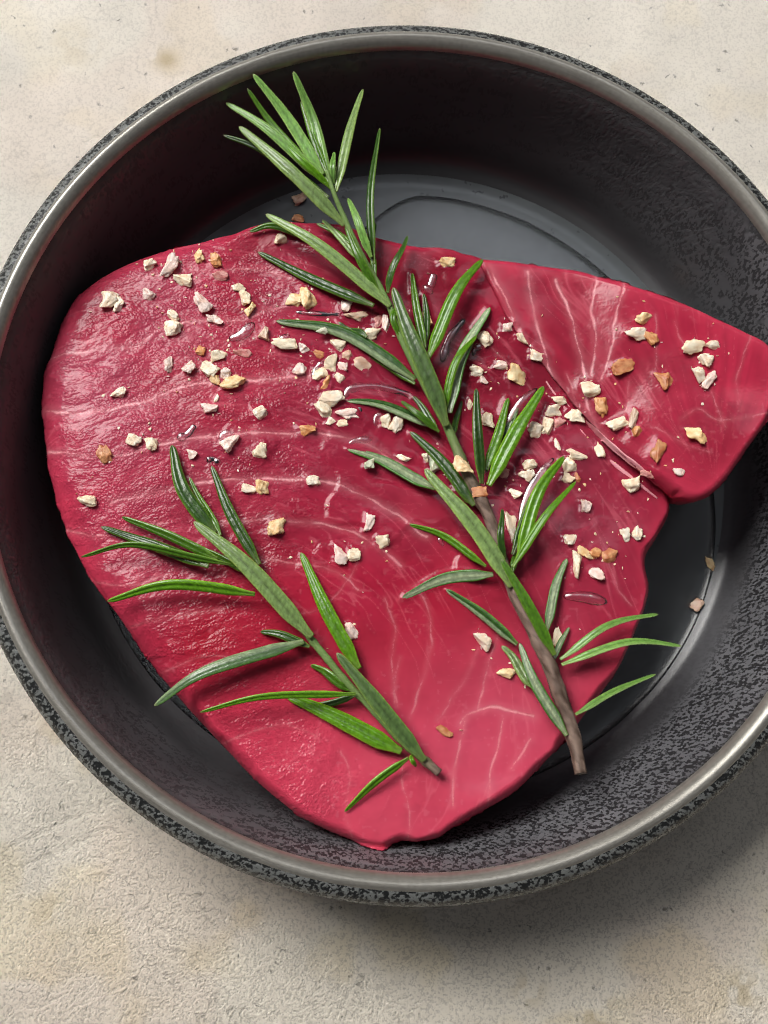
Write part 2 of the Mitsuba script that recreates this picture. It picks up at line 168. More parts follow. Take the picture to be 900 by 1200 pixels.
LEAVES2 = [
[[[-26.66, -50.97, 40.6], [-42.74, -34.26, 42.55], [-56.53, -22.27, 41.45]], 4.88, "g", 0],
[[[1.44, -81.06, 40.18], [-10.78, -67.12, 41.83], [-20.28, -55.25, 41.6]], 4.39, "D", 0],
[[[-51.34, -25.04, 38.99], [-59.91, -13.34, 38.7], [-63.33, -1.73, 37.06]], 4.13, "d", 0],
[[[-39.99, -33.01, 38.88], [-47.7, -19.69, 37.79], [-52.94, -6.92, 36.58]], 3.26, "d", 15],
[[[-50.48, -31.65, 39.35], [-63.2, -25.45, 38.23], [-75.3, -20.54, 36.2]], 2.81, "t", 20],
[[[-52.55, -33.41, 39.42], [-70.57, -26.62, 35.83], [-80.55, -22.82, 35.12]], 3.26, "d", 0],
[[[-47.22, -33.17, 39.51], [-70.02, -28.53, 40.47], [-84.79, -31.23, 37.7]], 2.14, "t", 30],
[[[-41.06, -40.73, 39.9], [-61.75, -38.46, 41.03], [-77.36, -42.28, 38.44]], 3.18, "v", 20],
[[[-28.35, -52.33, 39.2], [-52.7, -59.91, 40.77], [-65.03, -68.1, 37.95]], 3.98, "W", -20],
[[[-15.76, -65.17, 40.0], [-37.9, -65.95, 41.98], [-53.29, -69.82, 40.15]], 2.08, "v", 20],
[[[-3.85, -79.0, 37.96], [-22.22, -70.26, 36.57], [-32.69, -65.42, 35.71]], 4.88, "v", 0],
[[[-14.47, -58.98, 38.33], [-23.55, -43.33, 37.52], [-29.59, -29.27, 35.37]], 4.09, "v", 10],
[[[-27.28, -53.33, 38.68], [-34.15, -50.74, 37.89], [-39.56, -49.55, 36.47]], 2.35, "d", 0],
[[[-16.15, -64.47, 38.52], [-22.32, -60.22, 37.56], [-27.04, -57.99, 35.82]], 2.77, "t", 20],
[[[-2.47, -80.65, 39.14], [-10.6, -86.38, 38.26], [-18.05, -93.53, 36.77]], 2.3, "v", 20],
[[[-1.03, -80.03, 39.59], [-1.54, -81.46, 40.72], [-1.4, -82.7, 38.83]], 1.25, "v", 0],
[[[-42.5, -35.24, 39.14], [-49.19, -31.24, 36.94], [-55.88, -27.78, 35.64]], 2.16, "t", 20],
[[[-50.03, -25.69, 39.03], [-54.74, -17.01, 37.4], [-58.5, -10.18, 36.7]], 2.18, "t", 10],
[[[-28.63, -48.6, 38.17], [-31.72, -44.14, 36.6], [-34.38, -40.81, 35.92]], 1.94, "d", 10],
[[[-15.28, -65.49, 37.97], [-23.31, -67.51, 35.9], [-29.67, -68.56, 35.6]], 1.92, "d", 10],
[[[-2.16, -78.17, 37.89], [-5.85, -74.83, 36.11], [-7.27, -71.66, 34.97]], 1.91, "t", 0],
[[[-36.86, -39.11, 39.25], [-40.86, -34.24, 38.32], [-43.64, -31.07, 36.2]], 1.94, "v", 0]]
GRAINS = [
[-81.68, 39.1, 33.74, 4.92, 5.26, 3.1, 0.0, "W", "larger white salt grain of the touching pair near the steak's upper left corner"],
[-79.17, 37.77, 33.56, 2.81, 4.78, 1.97, -15.0, "W", "narrower right grain of the touching pair near the steak's upper left corner"],
[-71.32, 49.51, 33.19, 3.79, 3.62, 2.24, 0.0, "W", "small white grain on the upper left steak rim, left of the big oblong one"],
[-65.95, 48.57, 33.94, 4.02, 7.95, 2.95, -28.0, "P", "big oblong pinkish white salt grain standing near the steak's upper left edge"],
[-62.4, 44.94, 34.06, 5.19, 4.09, 2.64, 0.0, "C", "rounded cream salt grain touching the lower end of the big oblong grain"],
[-71.37, 40.78, 33.67, 3.76, 3.12, 1.99, -15.0, "P", "small pinkish salt grain alone below the upper left edge of the steak"],
[-58.31, 52.16, 33.96, 2.61, 4.59, 1.85, 15.0, "Y", "pale orange salt grain on the upper edge, left of two orange ones"],
[-53.67, 50.69, 34.17, 3.08, 4.11, 2.03, 0.0, "O", "upright orange salt grain above a flat orange one near the upper edge"],
[-52.43, 46.4, 33.96, 4.49, 3.13, 1.46, -10.0, "R", "flat translucent orange-pink salt grain under the upright orange one"],
[-56.69, 38.77, 34.61, 4.93, 6.7, 3.27, 10.0, "P", "large pinkish white salt grain in the upper left, a narrow chip at its foot"],
[-53.64, 33.68, 34.22, 4.92, 2.63, 1.88, -32.0, "P", "narrow white chip at the foot of the large pinkish white salt grain"],
[-64.54, 34.95, 34.12, 3.28, 3.34, 2.04, 0.0, "W", "small upper half of the white salt pair left of the large pinkish grain"],
[-64.35, 31.19, 34.58, 5.13, 4.76, 2.96, 0.0, "W", "white angular lower half of the salt pair left of the large pinkish grain"],
[-47.31, 43.05, 34.07, 3.78, 2.41, 1.64, 0.0, "C", "small flat cream grain topping a column of three in the upper left"],
[-45.85, 40.02, 34.43, 4.47, 4.08, 2.55, -25.0, "C", "middle cream grain in the column of three in the upper left"],
[-44.17, 36.65, 34.49, 3.29, 4.31, 2.16, 0.0, "Y", "yellowish lowest grain in the column of three in the upper left"],
[-56.96, 24.91, 34.54, 2.79, 2.85, 1.74, 0.0, "O", "small round orange salt grain alone on the left half"],
[-65.33, 20.97, 34.6, 2.55, 4.49, 1.8, 0.0, "P", "upright rectangular pinkish salt grain on the left, left of a rounded one"],
[-59.88, 20.17, 35.13, 3.94, 4.01, 2.45, 0.0, "P", "rounded pinkish cream salt grain right of the upright rectangular one"],
[-52.17, 23.45, 34.89, 4.88, 3.32, 2.22, 10.0, "C", "flat cream salt grain just above the cluster on the left half"],
[-45.92, 24.37, 34.6, 5.13, 2.38, 1.24, 0.0, "R", "pinkish translucent wet salt grain right of the flat cream one above the left cluster"],
[-40.38, 29.86, 34.84, 3.27, 4.29, 2.15, 0.0, "T", "tan salt grain just left of the wet leaf tip in the upper middle"],
[-54.49, 19.51, 35.26, 5.09, 3.78, 2.47, -30.0, "C", "cream upper left grain of the cluster on the left half"],
[-52.86, 17.0, 35.12, 3.7, 2.83, 1.84, -30.0, "Y", "pale orange lower left grain of the cluster on the left half"],
[-50.23, 18.69, 35.12, 3.24, 3.31, 2.02, 0.0, "P", "pink grain in the middle of the cluster on the left half"],
[-48.12, 16.04, 35.43, 7.16, 4.0, 2.83, 32.0, "Y", "large yellowish right grain of the cluster on the left half"],
[-77.87, 12.75, 34.75, 4.6, 2.58, 1.82, 30.0, "W", "white salt grain alone at the far left beside the pale line"],
[-54.14, 8.9, 35.63, 4.59, 2.81, 1.93, 5.0, "P", "white half-moon salt grain below the cluster on the left half"],
[-52.28, 11.66, 35.02, 1.15, 2.59, 0.88, -15.0, "W", "tiny white sliver just above the white half-moon grain"],
[-40.81, 8.0, 35.39, 4.14, 3.99, 2.47, 0.0, "W", "white roundish salt grain alone in the middle of the left half"],
[-36.35, 57.38, 34.41, 3.58, 3.64, 2.23, 0.0, "C", "round cream grain on the steak's top edge under the long sprig"],
[-32.38, 39.64, 34.84, 4.48, 3.6, 2.31, -10.0, "Y", "yellow left grain of a pair beneath the dark upper left leaf of the long sprig"],
[-28.73, 40.28, 35.24, 4.47, 6.48, 3.01, 10.0, "Y", "taller yellow-orange right grain of a pair beneath the dark upper left leaf"],
[-34.91, 27.11, 34.8, 7.01, 3.81, 2.71, 5.0, "C", "long cream grain with a wet rim left of the middle of the long sprig"],
[-29.46, 26.11, 34.53, 3.27, 3.1, 1.92, 0.0, "P", "small pinkish grain between the long wet cream grain and a brown chip"],
[-25.82, 24.83, 34.28, 4.21, 2.62, 1.26, -35.0, "B", "orange-brown chip below the wet leaf in the upper middle"],
[-30.73, 20.05, 34.83, 4.19, 3.32, 2.14, 20.0, "P", "white pinkish grain alone left of the big salt cluster"],
[-18.42, 37.99, 34.81, 3.3, 3.37, 2.06, 0.0, "P", "small pinkish tan grain above the crinkled tan one beside the upper stem"],
[-15.89, 35.56, 34.98, 6.59, 3.12, 2.32, -15.0, "T", "crinkled pinkish tan salt flake beside the upper stem of the long sprig"],
[-24.97, 30.47, 36.57, 3.27, 2.14, 1.45, 0.0, "G", "small pale grain lying on the upper face of the wet left leaf"],
[-20.62, 27.11, 34.85, 4.45, 4.3, 2.65, 0.0, "C", "cream grain against the underside of the wet left leaf"],
[-11.31, 30.38, 34.89, 5.17, 3.35, 2.27, 10.0, "C", "cream grain left of the stem, below the crinkled tan flake"],
[-7.88, 33.11, 34.82, 2.12, 5.76, 1.73, 5.0, "P", "slim upright pale grain against the upper stem"],
[-9.93, 34.12, 34.59, 2.36, 4.33, 1.18, -10.0, "R", "greyish pink sliver beside the slim upright pale grain at the stem"],
[-22.4, 22.05, 34.92, 3.73, 4.99, 2.46, -10.0, "C", "upright cream grain near the top of the big salt cluster"],
[-18.1, 24.14, 34.6, 3.51, 2.86, 1.83, 15.0, "T", "tan grain at the top right of the big salt cluster"],
[-19.44, 20.98, 34.74, 3.03, 3.09, 1.89, 0.0, "P", "white-pink grain at the right of the upright cream one in the big cluster"],
[-14.23, 21.81, 34.64, 5.38, 3.57, 2.4, -40.0, "T", "rough pinkish tan flake right of the big salt cluster"],
[-25.31, 19.13, 35.01, 4.65, 4.27, 2.67, 0.0, "C", "cream grain at the left side of the big salt cluster"],
[-19.87, 17.88, 34.77, 3.49, 3.32, 2.06, 0.0, "W", "small white grain in the middle of the big salt cluster"],
[-23.24, 15.91, 34.87, 4.65, 3.08, 2.07, 50.0, "O", "orange-brown grain in the middle of the big salt cluster"],
[-22.31, 12.07, 35.21, 6.95, 4.72, 3.16, 25.0, "W", "largest white grain, low in the big salt cluster"],
[-24.3, 9.21, 35.27, 5.55, 4.24, 2.75, -35.0, "C", "cream grain under the largest white one of the big cluster"],
[-18.01, 8.07, 34.73, 6.48, 3.3, 2.4, 0.0, "P", "flat pinkish white grain at the lower right of the big cluster"],
[-22.25, 6.12, 34.8, 3.0, 2.83, 1.75, 0.0, "W", "small round white grain at the bottom of the big cluster"],
[-19.33, 5.53, 34.55, 3.24, 2.36, 1.55, 0.0, "C", "lowest small cream grain at the bottom of the big cluster"],
[-28.26, 3.34, 35.3, 4.37, 3.05, 2.02, 10.0, "O", "orange grain alone below the left of the big cluster"],
[-8.07, 6.77, 34.05, 3.48, 4.26, 2.25, -25.0, "C", "left cream grain of the pair under a low leaf in the middle"],
[-5.14, 5.64, 34.08, 3.95, 5.2, 2.59, -15.0, "W", "right rounded white grain of the pair under a low leaf in the middle"],
[8.78, 51.01, 35.43, 4.53, 3.4, 2.22, -5.0, "Y", "yellow cream grain on the upper edge right of the long sprig"],
[3.13, 35.2, 34.97, 3.07, 4.81, 2.1, 0.0, "Y", "upright yellowish grain beside the vivid green leaf right of the stem"],
[18.95, 29.48, 34.89, 4.25, 4.81, 2.7, 15.0, "C", "cream grain right of the pale leaf in the upper right"],
[24.95, 32.6, 35.25, 3.78, 2.65, 1.76, 20.0, "P", "small pinkish white grain on the steak, upper left one along the seam"],
[28.76, 29.44, 35.5, 3.3, 3.36, 2.05, 0.0, "C", "square cream grain on the pale line, between a small pink and an oval white one"],
[32.53, 24.63, 35.7, 5.17, 3.59, 2.39, -30.0, "W", "oval white grain on the left of the side muscle"],
[16.35, 20.74, 34.37, 3.99, 3.83, 2.37, 0.0, "W", "round white grain right of the rosemary leaves, above a tiny pink one"],
[18.42, 18.28, 33.99, 2.35, 2.63, 1.49, 0.0, "P", "tiny pink grain under the round white one"],
[23.0, 22.46, 34.58, 4.23, 2.88, 1.92, -5.0, "P", "heart shaped pinkish white grain left of the large yellow one"],
[27.22, 19.5, 35.09, 5.86, 4.78, 3.06, -25.0, "Y", "large angular yellow grain left of the seam"],
[46.14, 14.77, 38.23, 5.34, 4.26, 2.74, 0.0, "C", "triangular cream grain above an orange flake in the middle of the side muscle"],
[48.86, 9.82, 38.46, 3.94, 5.9, 2.67, 15.0, "O", "bright orange translucent flake below the triangular cream grain"],
[38.36, 12.7, 34.63, 4.22, 2.87, 1.91, 0.0, "C", "flat cream grain at the top of the group over the seam"],
[36.92, 9.87, 34.53, 4.68, 3.58, 2.32, 0.0, "W", "white grain in the middle of the group over the seam"],
[42.55, 8.45, 34.81, 6.08, 4.05, 2.72, -15.0, "C", "large cream grain at the right of the group over the seam"],
[35.04, 5.7, 34.18, 3.27, 5.24, 2.25, -10.0, "C", "upright cream grain at the lower middle of the group over the seam"],
[31.83, 4.51, 34.1, 4.43, 4.75, 2.79, 0.0, "W", "blocky white grain at the lower left of the group over the seam"],
[38.5, 6.24, 34.14, 3.74, 3.57, 1.55, 0.0, "R", "translucent reddish grain under the group over the seam"],
[19.14, 7.18, 33.98, 3.27, 5.23, 2.25, 10.0, "C", "upright cream grain between the dark leaves right of the stem"],
[14.7, 11.7, 33.6, 1.64, 3.82, 1.27, -10.0, "C", "thin cream grain half hidden by the dark upright leaf right of the stem"],
[68.96, 51.67, 6.89, 6.53, 3.46, 2.48, -18.0, "O", "pale orange grain on the upper edge of the side muscle"],
[60.0, 33.23, 42.37, 4.65, 3.08, 2.07, -10.0, "Y", "pale orange grain just inside the upper edge of the side muscle"],
[57.89, 29.08, 41.91, 6.04, 4.02, 2.7, 5.0, "W", "big white grain near the upper edge of the side muscle, orange chip at its right"],
[61.82, 27.81, 42.34, 4.4, 3.07, 2.04, -40.0, "O", "orange chip touching the big white grain near the upper edge"],
[71.97, 24.65, 44.43, 5.52, 4.69, 2.98, -20.0, "C", "pointed cream grain with greyish facet, upper left of the group of five on the right"],
[77.22, 25.2, 45.14, 4.14, 2.58, 1.76, -10.0, "W", "small triangular white grain, upper right of the group of five on the right"],
[75.21, 20.99, 45.01, 4.13, 4.21, 2.57, 0.0, "W", "round white grain in the centre of the group of five on the right"],
[73.31, 17.13, 44.64, 3.89, 4.67, 2.51, 0.0, "W", "white grain at the lower left of the group of five on the right"],
[75.89, 15.72, 44.82, 2.52, 5.83, 1.94, -40.0, "P", "narrow slanted grain at the lower right of the group of five on the right"],
[54.58, 20.44, 40.06, 6.27, 4.73, 2.16, 5.0, "B", "rounded translucent brown flake in the middle of the side muscle"],
[65.02, 16.2, 42.77, 4.6, 5.62, 2.08, 15.0, "B", "wedge shaped orange-brown flake right of the rounded brown one"],
[53.05, 5.25, 39.17, 6.45, 3.29, 2.39, 22.0, "C", "long cream grain in the lower middle of the side muscle"],
[56.74, 6.24, 39.96, 2.07, 5.87, 1.72, -12.0, "T", "narrow tan flake touching the end of the long cream grain"],
[57.63, 2.91, 40.34, 2.75, 3.04, 1.74, 0.0, "O", "small pale orange grain below the narrow tan flake"],
[71.81, 1.03, 44.54, 6.8, 3.93, 2.75, -28.0, "Y", "large yellow-orange grain alone at the right of the side muscle"],
[62.37, -2.91, 41.77, 3.87, 6.5, 1.89, -10.0, "B", "upright orange-brown flake low on the side muscle"],
[48.98, -0.69, 34.31, 3.26, 4.51, 2.17, 5.0, "C", "cream grain just above the pale seam bands"],
[67.19, -8.54, 42.72, 3.4, 2.08, 1.43, -20.0, "P", "small pinkish white grain near the lower edge of the side muscle"],
[60.52, -8.29, 39.45, 4.8, 2.33, 1.2, -15.0, "R", "flat pink grain near the lower edge of the side muscle"],
[99.12, 14.18, 21.31, 2.96, 4.02, 1.95, 0.0, "C", "yellowish cream grain at the right tip of the steak, cut by the picture edge"],
[11.91, -6.7, 39.85, 5.89, 4.62, 3.04, -8.0, "Y", "large round tan-orange grain lying on the stem of the long sprig"],
[4.94, -4.93, 34.18, 4.39, 5.18, 2.81, 35.0, "G", "pale greenish cream grain lying on a leaf left of the stem"],
[2.27, -3.94, 36.53, 1.83, 2.57, 1.23, 0.0, "C", "tiny cream chip behind the pale greenish grain on the leaf"],
[-12.16, -5.54, 35.77, 2.98, 3.03, 1.86, 0.0, "G", "small pale grain at the lower edge of the grey left leaf"],
[-3.11, -3.3, 33.7, 4.16, 2.12, 1.54, -20.0, "W", "flat white grain along the upper edge of the grey left leaf"],
[-12.53, -21.22, 34.86, 3.41, 5.1, 2.31, -30.0, "P", "pinkish white grain alone in the centre of the steak"],
[-8.56, -25.91, 34.98, 4.53, 3.47, 2.25, 20.0, "C", "cream grain in the centre of the steak, under the pinkish white one"],
[16.07, -13.53, 39.34, 4.3, 3.0, 0.85, 5.0, "B", "amber brown node of the stem where it turns woody"],  # a node of the stem, built like the grains
[23.47, -7.33, 33.57, 3.01, 3.3, 1.33, 0.0, "R", "faint translucent pink grain beside the lower end of the vivid leaf"],
[30.27, -4.55, 33.9, 4.64, 3.78, 2.42, 20.0, "C", "upper cream grain of the pair between the vivid leaves right of the stem"],
[29.28, -8.03, 33.91, 4.4, 3.3, 2.15, 5.0, "W", "lower white grain of the pair between the vivid leaves right of the stem"],
[26.03, -12.65, 33.8, 3.69, 2.82, 1.83, -30.0, "W", "small white oval grain under the pair between the vivid leaves"],
[37.47, 0.67, 33.87, 1.86, 4.04, 1.4, 20.0, "W", "thin white chip above the vivid leaf tip near the seam"],
[42.46, -2.04, 34.68, 6.73, 3.55, 2.55, -10.0, "C", "long cream grain at the tip of a vivid leaf near the seam"],
[40.59, -5.03, 34.49, 3.94, 4.49, 2.51, 15.0, "C", "cream grain under the long one at the vivid leaf tip"],
[40.09, -8.65, 34.13, 3.47, 2.83, 1.81, -30.0, "C", "small cream grain between two vivid leaf tips"],
[42.64, -8.35, 33.95, 2.32, 3.07, 1.07, 0.0, "B", "small brownish pink chip between two vivid leaf tips"],
[44.79, -15.99, 34.33, 3.23, 3.52, 2.04, 0.0, "P", "pinkish white grain alone on the right of the main muscle"],
[57.0, -9.93, 34.51, 5.1, 4.72, 2.94, 10.0, "C", "blocky cream grain on the lower end of the pale seam"],
[54.81, -23.7, 34.65, 2.52, 3.74, 1.71, 10.0, "W", "left half of the small white split pair near the right edge"],
[58.0, -23.2, 34.58, 2.76, 3.75, 1.82, -25.0, "W", "right half of the small white split pair near the right edge"],
[40.79, -24.99, 34.83, 5.03, 3.03, 2.09, 10.0, "W", "white grain above the cream and orange row on the lower right"],
[41.82, -31.57, 35.29, 3.41, 7.65, 2.6, 12.0, "C", "tall cream grain at the left of the row on the lower right"],
[43.79, -28.57, 34.89, 3.19, 4.65, 2.15, 20.0, "Y", "pale orange grain second in the row on the lower right"],
[46.45, -28.79, 34.97, 3.65, 3.49, 2.16, 0.0, "O", "orange cream grain third in the row on the lower right"],
[50.25, -29.2, 34.92, 4.57, 4.19, 1.83, 0.0, "B", "brown-orange grain at the right end of the row on the lower right"],
[46.62, -34.0, 35.38, 4.09, 3.7, 2.32, 0.0, "P", "pinkish cream grain below the row on the lower right"],
[25.23, -21.73, 34.77, 3.43, 8.62, 2.73, 12.0, "W", "white blade shaped grain between the stem and the vivid leaf"],
[16.43, -51.52, 35.19, 5.37, 4.56, 2.89, -20.0, "W", "white lumpy grain left of the lower stem of the long sprig"],
[22.68, -59.66, 34.63, 5.13, 2.73, 1.95, 0.0, "Y", "pale orange flake between the two sprigs' lower halves, near the lower stem"],
[35.98, -50.75, 34.95, 2.92, 5.95, 2.16, -5.0, "C", "upright cream grain in the fork of the lower stem"],
[-73.19, -0.15, 35.75, 4.1, 3.25, 2.09, -15.0, "W", "white left grain of the pair above the short sprig, on the far left"],
[-68.76, -1.24, 35.8, 3.41, 3.48, 2.13, 0.0, "C", "cream right grain of the pair above the short sprig, on the far left"],
[-80.77, -3.76, 35.25, 4.09, 5.09, 1.86, 10.0, "B", "brown translucent flake at the far left of the steak"],
[-84.64, -16.08, 34.65, 4.96, 3.45, 2.29, 5.0, "C", "cream grain close to the steak's left edge"],
[-58.39, -3.79, 35.6, 3.19, 2.55, 1.64, -15.0, "P", "small pinkish white grain between the two upright leaf tips of the short sprig"],
[-48.55, -0.78, 35.92, 5.25, 5.12, 3.16, 0.0, "P", "large pinkish white grain above the short sprig, with a wet rim"],
[-40.79, -2.47, 35.77, 4.11, 5.12, 2.67, 10.0, "C", "upright cream grain right of the large wet rimmed one"],
[-43.47, -12.59, 35.2, 4.09, 2.55, 1.74, -10.0, "W", "white left half of the pair in the middle left"],
[-39.95, -11.95, 35.5, 4.09, 4.63, 2.6, 15.0, "Y", "yellowish right half of the pair in the middle left"],
[-26.76, -10.15, 35.27, 3.88, 2.79, 1.84, 0.0, "W", "small white grain in the middle of the steak, right of the pair"],
[-36.01, -22.5, 35.71, 4.51, 5.29, 2.89, -10.0, "Y", "large yellow cream grain in the middle, right of the short sprig"],
[-19.97, -29.85, 35.32, 5.86, 3.91, 2.63, -38.0, "P", "white pinkish left grain of the pair in the centre"],
[-16.03, -29.58, 35.22, 3.61, 3.68, 2.25, 0.0, "C", "cream right grain of the pair in the centre"],
[-16.58, -49.08, 35.18, 3.12, 4.77, 2.13, 15.0, "P", "pinkish white grain beside the vivid leaf of the short sprig"],
[6.88, -74.16, 34.7, 4.85, 2.25, 1.18, -25.0, "B", "golden brown curled flake near the foot of the short sprig"],
[81.04, -38.23, 7.25, 4.46, 4.3, 2.66, -15.0, "T", "tan grain lying in the bowl right of the steak, lower of two"],
[85.94, -26.45, 6.98, 2.5, 4.84, 1.82, 25.0, "Y", "pale orange grain lying in the bowl right of the steak, upper of two"],
[-32.15, 82.51, 6.94, 4.72, 3.2, 2.14, 20.0, "T", "greyish tan grain lying in the bowl behind the long sprig"],
[-32.58, 76.43, 6.48, 3.92, 2.93, 1.34, 0.0, "B", "brown grain lying in the bowl between the long sprig and the steak"]]
STAINS = [[-0.0742, 0.1314, 0.004, 0.8], [-0.0709, 0.1113, 0.003, 0.35], [0.0507, -0.1484, 0.006, 0.5], [0.0324, -0.1418, 0.004, 0.5], [0.0906, -0.1434, 0.005, 0.6], [-0.0959, -0.0719, 0.006, 0.45], [-0.0955, -0.1213, 0.006, 0.35], [-0.1018, 0.1335, 0.008, 0.2], [0.0649, 0.1299, 0.006, 0.2]]
BEADS = [[[[-32.12, 36.39, 33.88], [-26.63, 35.98, 33.96], [-19.77, 35.84, 34.03]], 0.5599999999999999, "thin bright line of oil under the dark upper left leaf of the long sprig"], [[[-18.69, 11.35, 33.88], [-17.35, 14.92, 33.83], [-11.0, 16.02, 33.66], [-3.71, 14.57, 33.35], [1.75, 12.33, 33.22]], 0.8, "long curved bead of oil over the low leaf in the middle of the steak"], [[[-17.72, -0.1, 34.02], [-15.25, 1.14, 33.84], [-11.43, 1.24, 33.64]], 0.6400000000000001, "short arc of oil at the tip of the grey left leaf of the long sprig"], [[[18.33, -7.5, 33.05], [23.08, 2.83, 32.94], [28.19, 11.64, 33.7], [32.84, 16.14, 33.96]], 0.96, "long bead of oil along the broad vivid leaf right of the stem"], [[[26.58, -26.77, 34.0], [28.98, -15.25, 33.29], [33.29, -7.33, 33.11], [37.03, -2.69, 33.3]], 0.96, "long bead of oil along the lower vivid leaf near the seam"], [[[7.26, 22.91, 33.88], [8.71, 28.49, 33.77], [10.58, 31.63, 33.87], [13.6, 35.25, 34.06]], 0.8, "bead of oil beside the pale leaf right of the stem, near the steak top"], [[[2.79, 42.31, 34.18], [4.41, 44.73, 34.36], [5.34, 47.83, 34.61]], 1.1199999999999999, "bright streak of oil under the yellow grain on the upper edge"], [[[-49.68, 28.39, 33.82], [-46.09, 29.85, 33.93], [-43.0, 33.28, 33.89]], 0.96, "bright streak of oil above the salt cluster on the left half"], [[[-62.33, 0.64, 35.08], [-59.51, 1.84, 35.02], [-57.61, 4.39, 35.04]], 0.8, "streak of oil just above the tallest leaf tip of the short sprig"], [[[37.96, -39.91, 34.38], [43.45, -40.14, 34.67], [49.35, -41.45, 34.89]], 0.96, "level streak of oil below the orange row of grains on the lower right"], [[[-54.66, -5.43, 35.05], [-52.92, -4.72, 35.03], [-50.9, -5.84, 35.05]], 0.7200000000000001, "tiny arc of oil at the second leaf tip of the short sprig"], [[[-36.06, 26.69, 33.91], [-36.09, 28.38, 33.86], [-33.39, 29.66, 33.76]], 0.6400000000000001, "arc of oil round the long wet cream grain"], [[[-26.87, 17.24, 34.23], [-26.23, 20.67, 33.91], [-23.98, 22.6, 33.93]], 0.7200000000000001, "arc of oil at the left of the big salt cluster"], [[[-14.16, 11.95, 33.68], [-14.83, 9.59, 33.68], [-13.92, 7.27, 33.63]], 0.5599999999999999, "tiny drop of oil right of the big salt cluster"], [[[15.81, 24.8, 33.68], [16.06, 26.7, 33.76], [18.38, 28.16, 33.83]], 0.6400000000000001, "arc of oil round the square cream grain left of the seam"], [[[-10.52, 5.04, 33.45], [-10.3, 7.39, 33.4], [-8.26, 8.87, 33.28]], 0.6400000000000001, "arc of oil at the pair of grains under the low leaf"], [[[7.19, -26.96, 34.11], [6.33, -25.16, 34.06], [8.11, -23.81, 34.15]], 0.5599999999999999, "tiny drop of oil on the thin leaf left of the stem"], [[[-51.09, 0.16, 34.84], [-50.25, 2.02, 34.81], [-47.6, 2.3, 34.76]], 0.6400000000000001, "arc of oil round the large pinkish white grain above the short sprig"]]
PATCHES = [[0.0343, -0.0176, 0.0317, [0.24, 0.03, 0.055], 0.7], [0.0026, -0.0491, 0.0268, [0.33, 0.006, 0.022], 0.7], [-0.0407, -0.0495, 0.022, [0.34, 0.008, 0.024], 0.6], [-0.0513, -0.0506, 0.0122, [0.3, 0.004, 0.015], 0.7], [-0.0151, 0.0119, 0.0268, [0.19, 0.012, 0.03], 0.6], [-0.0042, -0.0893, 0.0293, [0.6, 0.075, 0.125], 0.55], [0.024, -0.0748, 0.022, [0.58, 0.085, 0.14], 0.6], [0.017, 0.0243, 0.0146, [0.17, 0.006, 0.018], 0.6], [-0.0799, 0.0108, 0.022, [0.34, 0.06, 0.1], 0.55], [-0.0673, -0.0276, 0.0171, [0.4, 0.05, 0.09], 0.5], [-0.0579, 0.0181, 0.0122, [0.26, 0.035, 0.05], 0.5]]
HUBS = [[-0.0566, -0.0743], [0.0765, -0.014]]


# ---------------------------------------------------------------- materials
def rgb(*v): return {'type': 'rgb', 'value': list(v)}
VC = {'type': 'mesh_attribute', 'name': 'vertex_color'}
def two(b): return {'type': 'twosided', 'bsdf': b}
P = lambda **k: {'type': 'principled', **k}
def wet_mask(x, y): return sm(.060, .030, np.hypot((x - .004) * .85, (y - .008) * .8) + .02 * (fb(x, y, .02, 3, 21) - .5))
def dryness(p):                                # the left of the cut is only damp, the rest is wet with oil
    return smoothstep(.008, .058, -p.x + .45 * dr.maximum(-p.y - .055, 0) + .014 * (fbm(p.x * 60, p.y * 60, 3.1) - .5))
def f_rough(p, n, uv): return .17 + .06 * dryness(p)
def f_flesh_bump(p, n, uv):                    # fine fibres, drowned under oil where it is wet
    dry = .10 + .90 * dryness(p); wob = noise(p.x * 90, p.y * 90, 1.0)
    s, t = p.x * .97 + p.y * .25 + .002 * wob, -p.x * .25 + p.y * .97 + .003 * wob
    grit = noise(p.x * 2600, p.y * 2600, 4.0)
    return dry * (.00010 * fbm(s * 1000, t * 2100, 2.0, 2) + .00018 * grit * smoothstep(.40, .62, fbm(s * 220, t * 420, 8.0, 2)))
def bump(fn, b, eps=1e-4): return {'type': 'bumpmap', 'arbitrary': mikit.proc(fn, eps), 'scale': 1.0, 'bsdf': b}
scene['flesh'] = two(bump(f_flesh_bump, P(base_color=VC, roughness=mikit.proc(f_rough), specular=.22)))
scene['tendon'] = two(P(base_color=VC, roughness=.3, specular=.5))
scene['leaf_skin'] = two(P(base_color=VC, roughness=.30, specular=.5))
scene['bark'] = two(P(base_color=VC, roughness=.6, specular=.3))
scene['salt'] = two(P(base_color=VC, roughness=.42, specular=.5))
scene['oil_film'] = {'type': 'blendbsdf', 'weight': .15, 'clear': {'type': 'null'}, 'shine': {'type': 'roughconductor', 'alpha': .09, 'material': 'none'}}
scene['oil'] = {'type': 'roughdielectric', 'alpha': .045, 'int_ior': 1.46, 'ext_ior': 1.0}

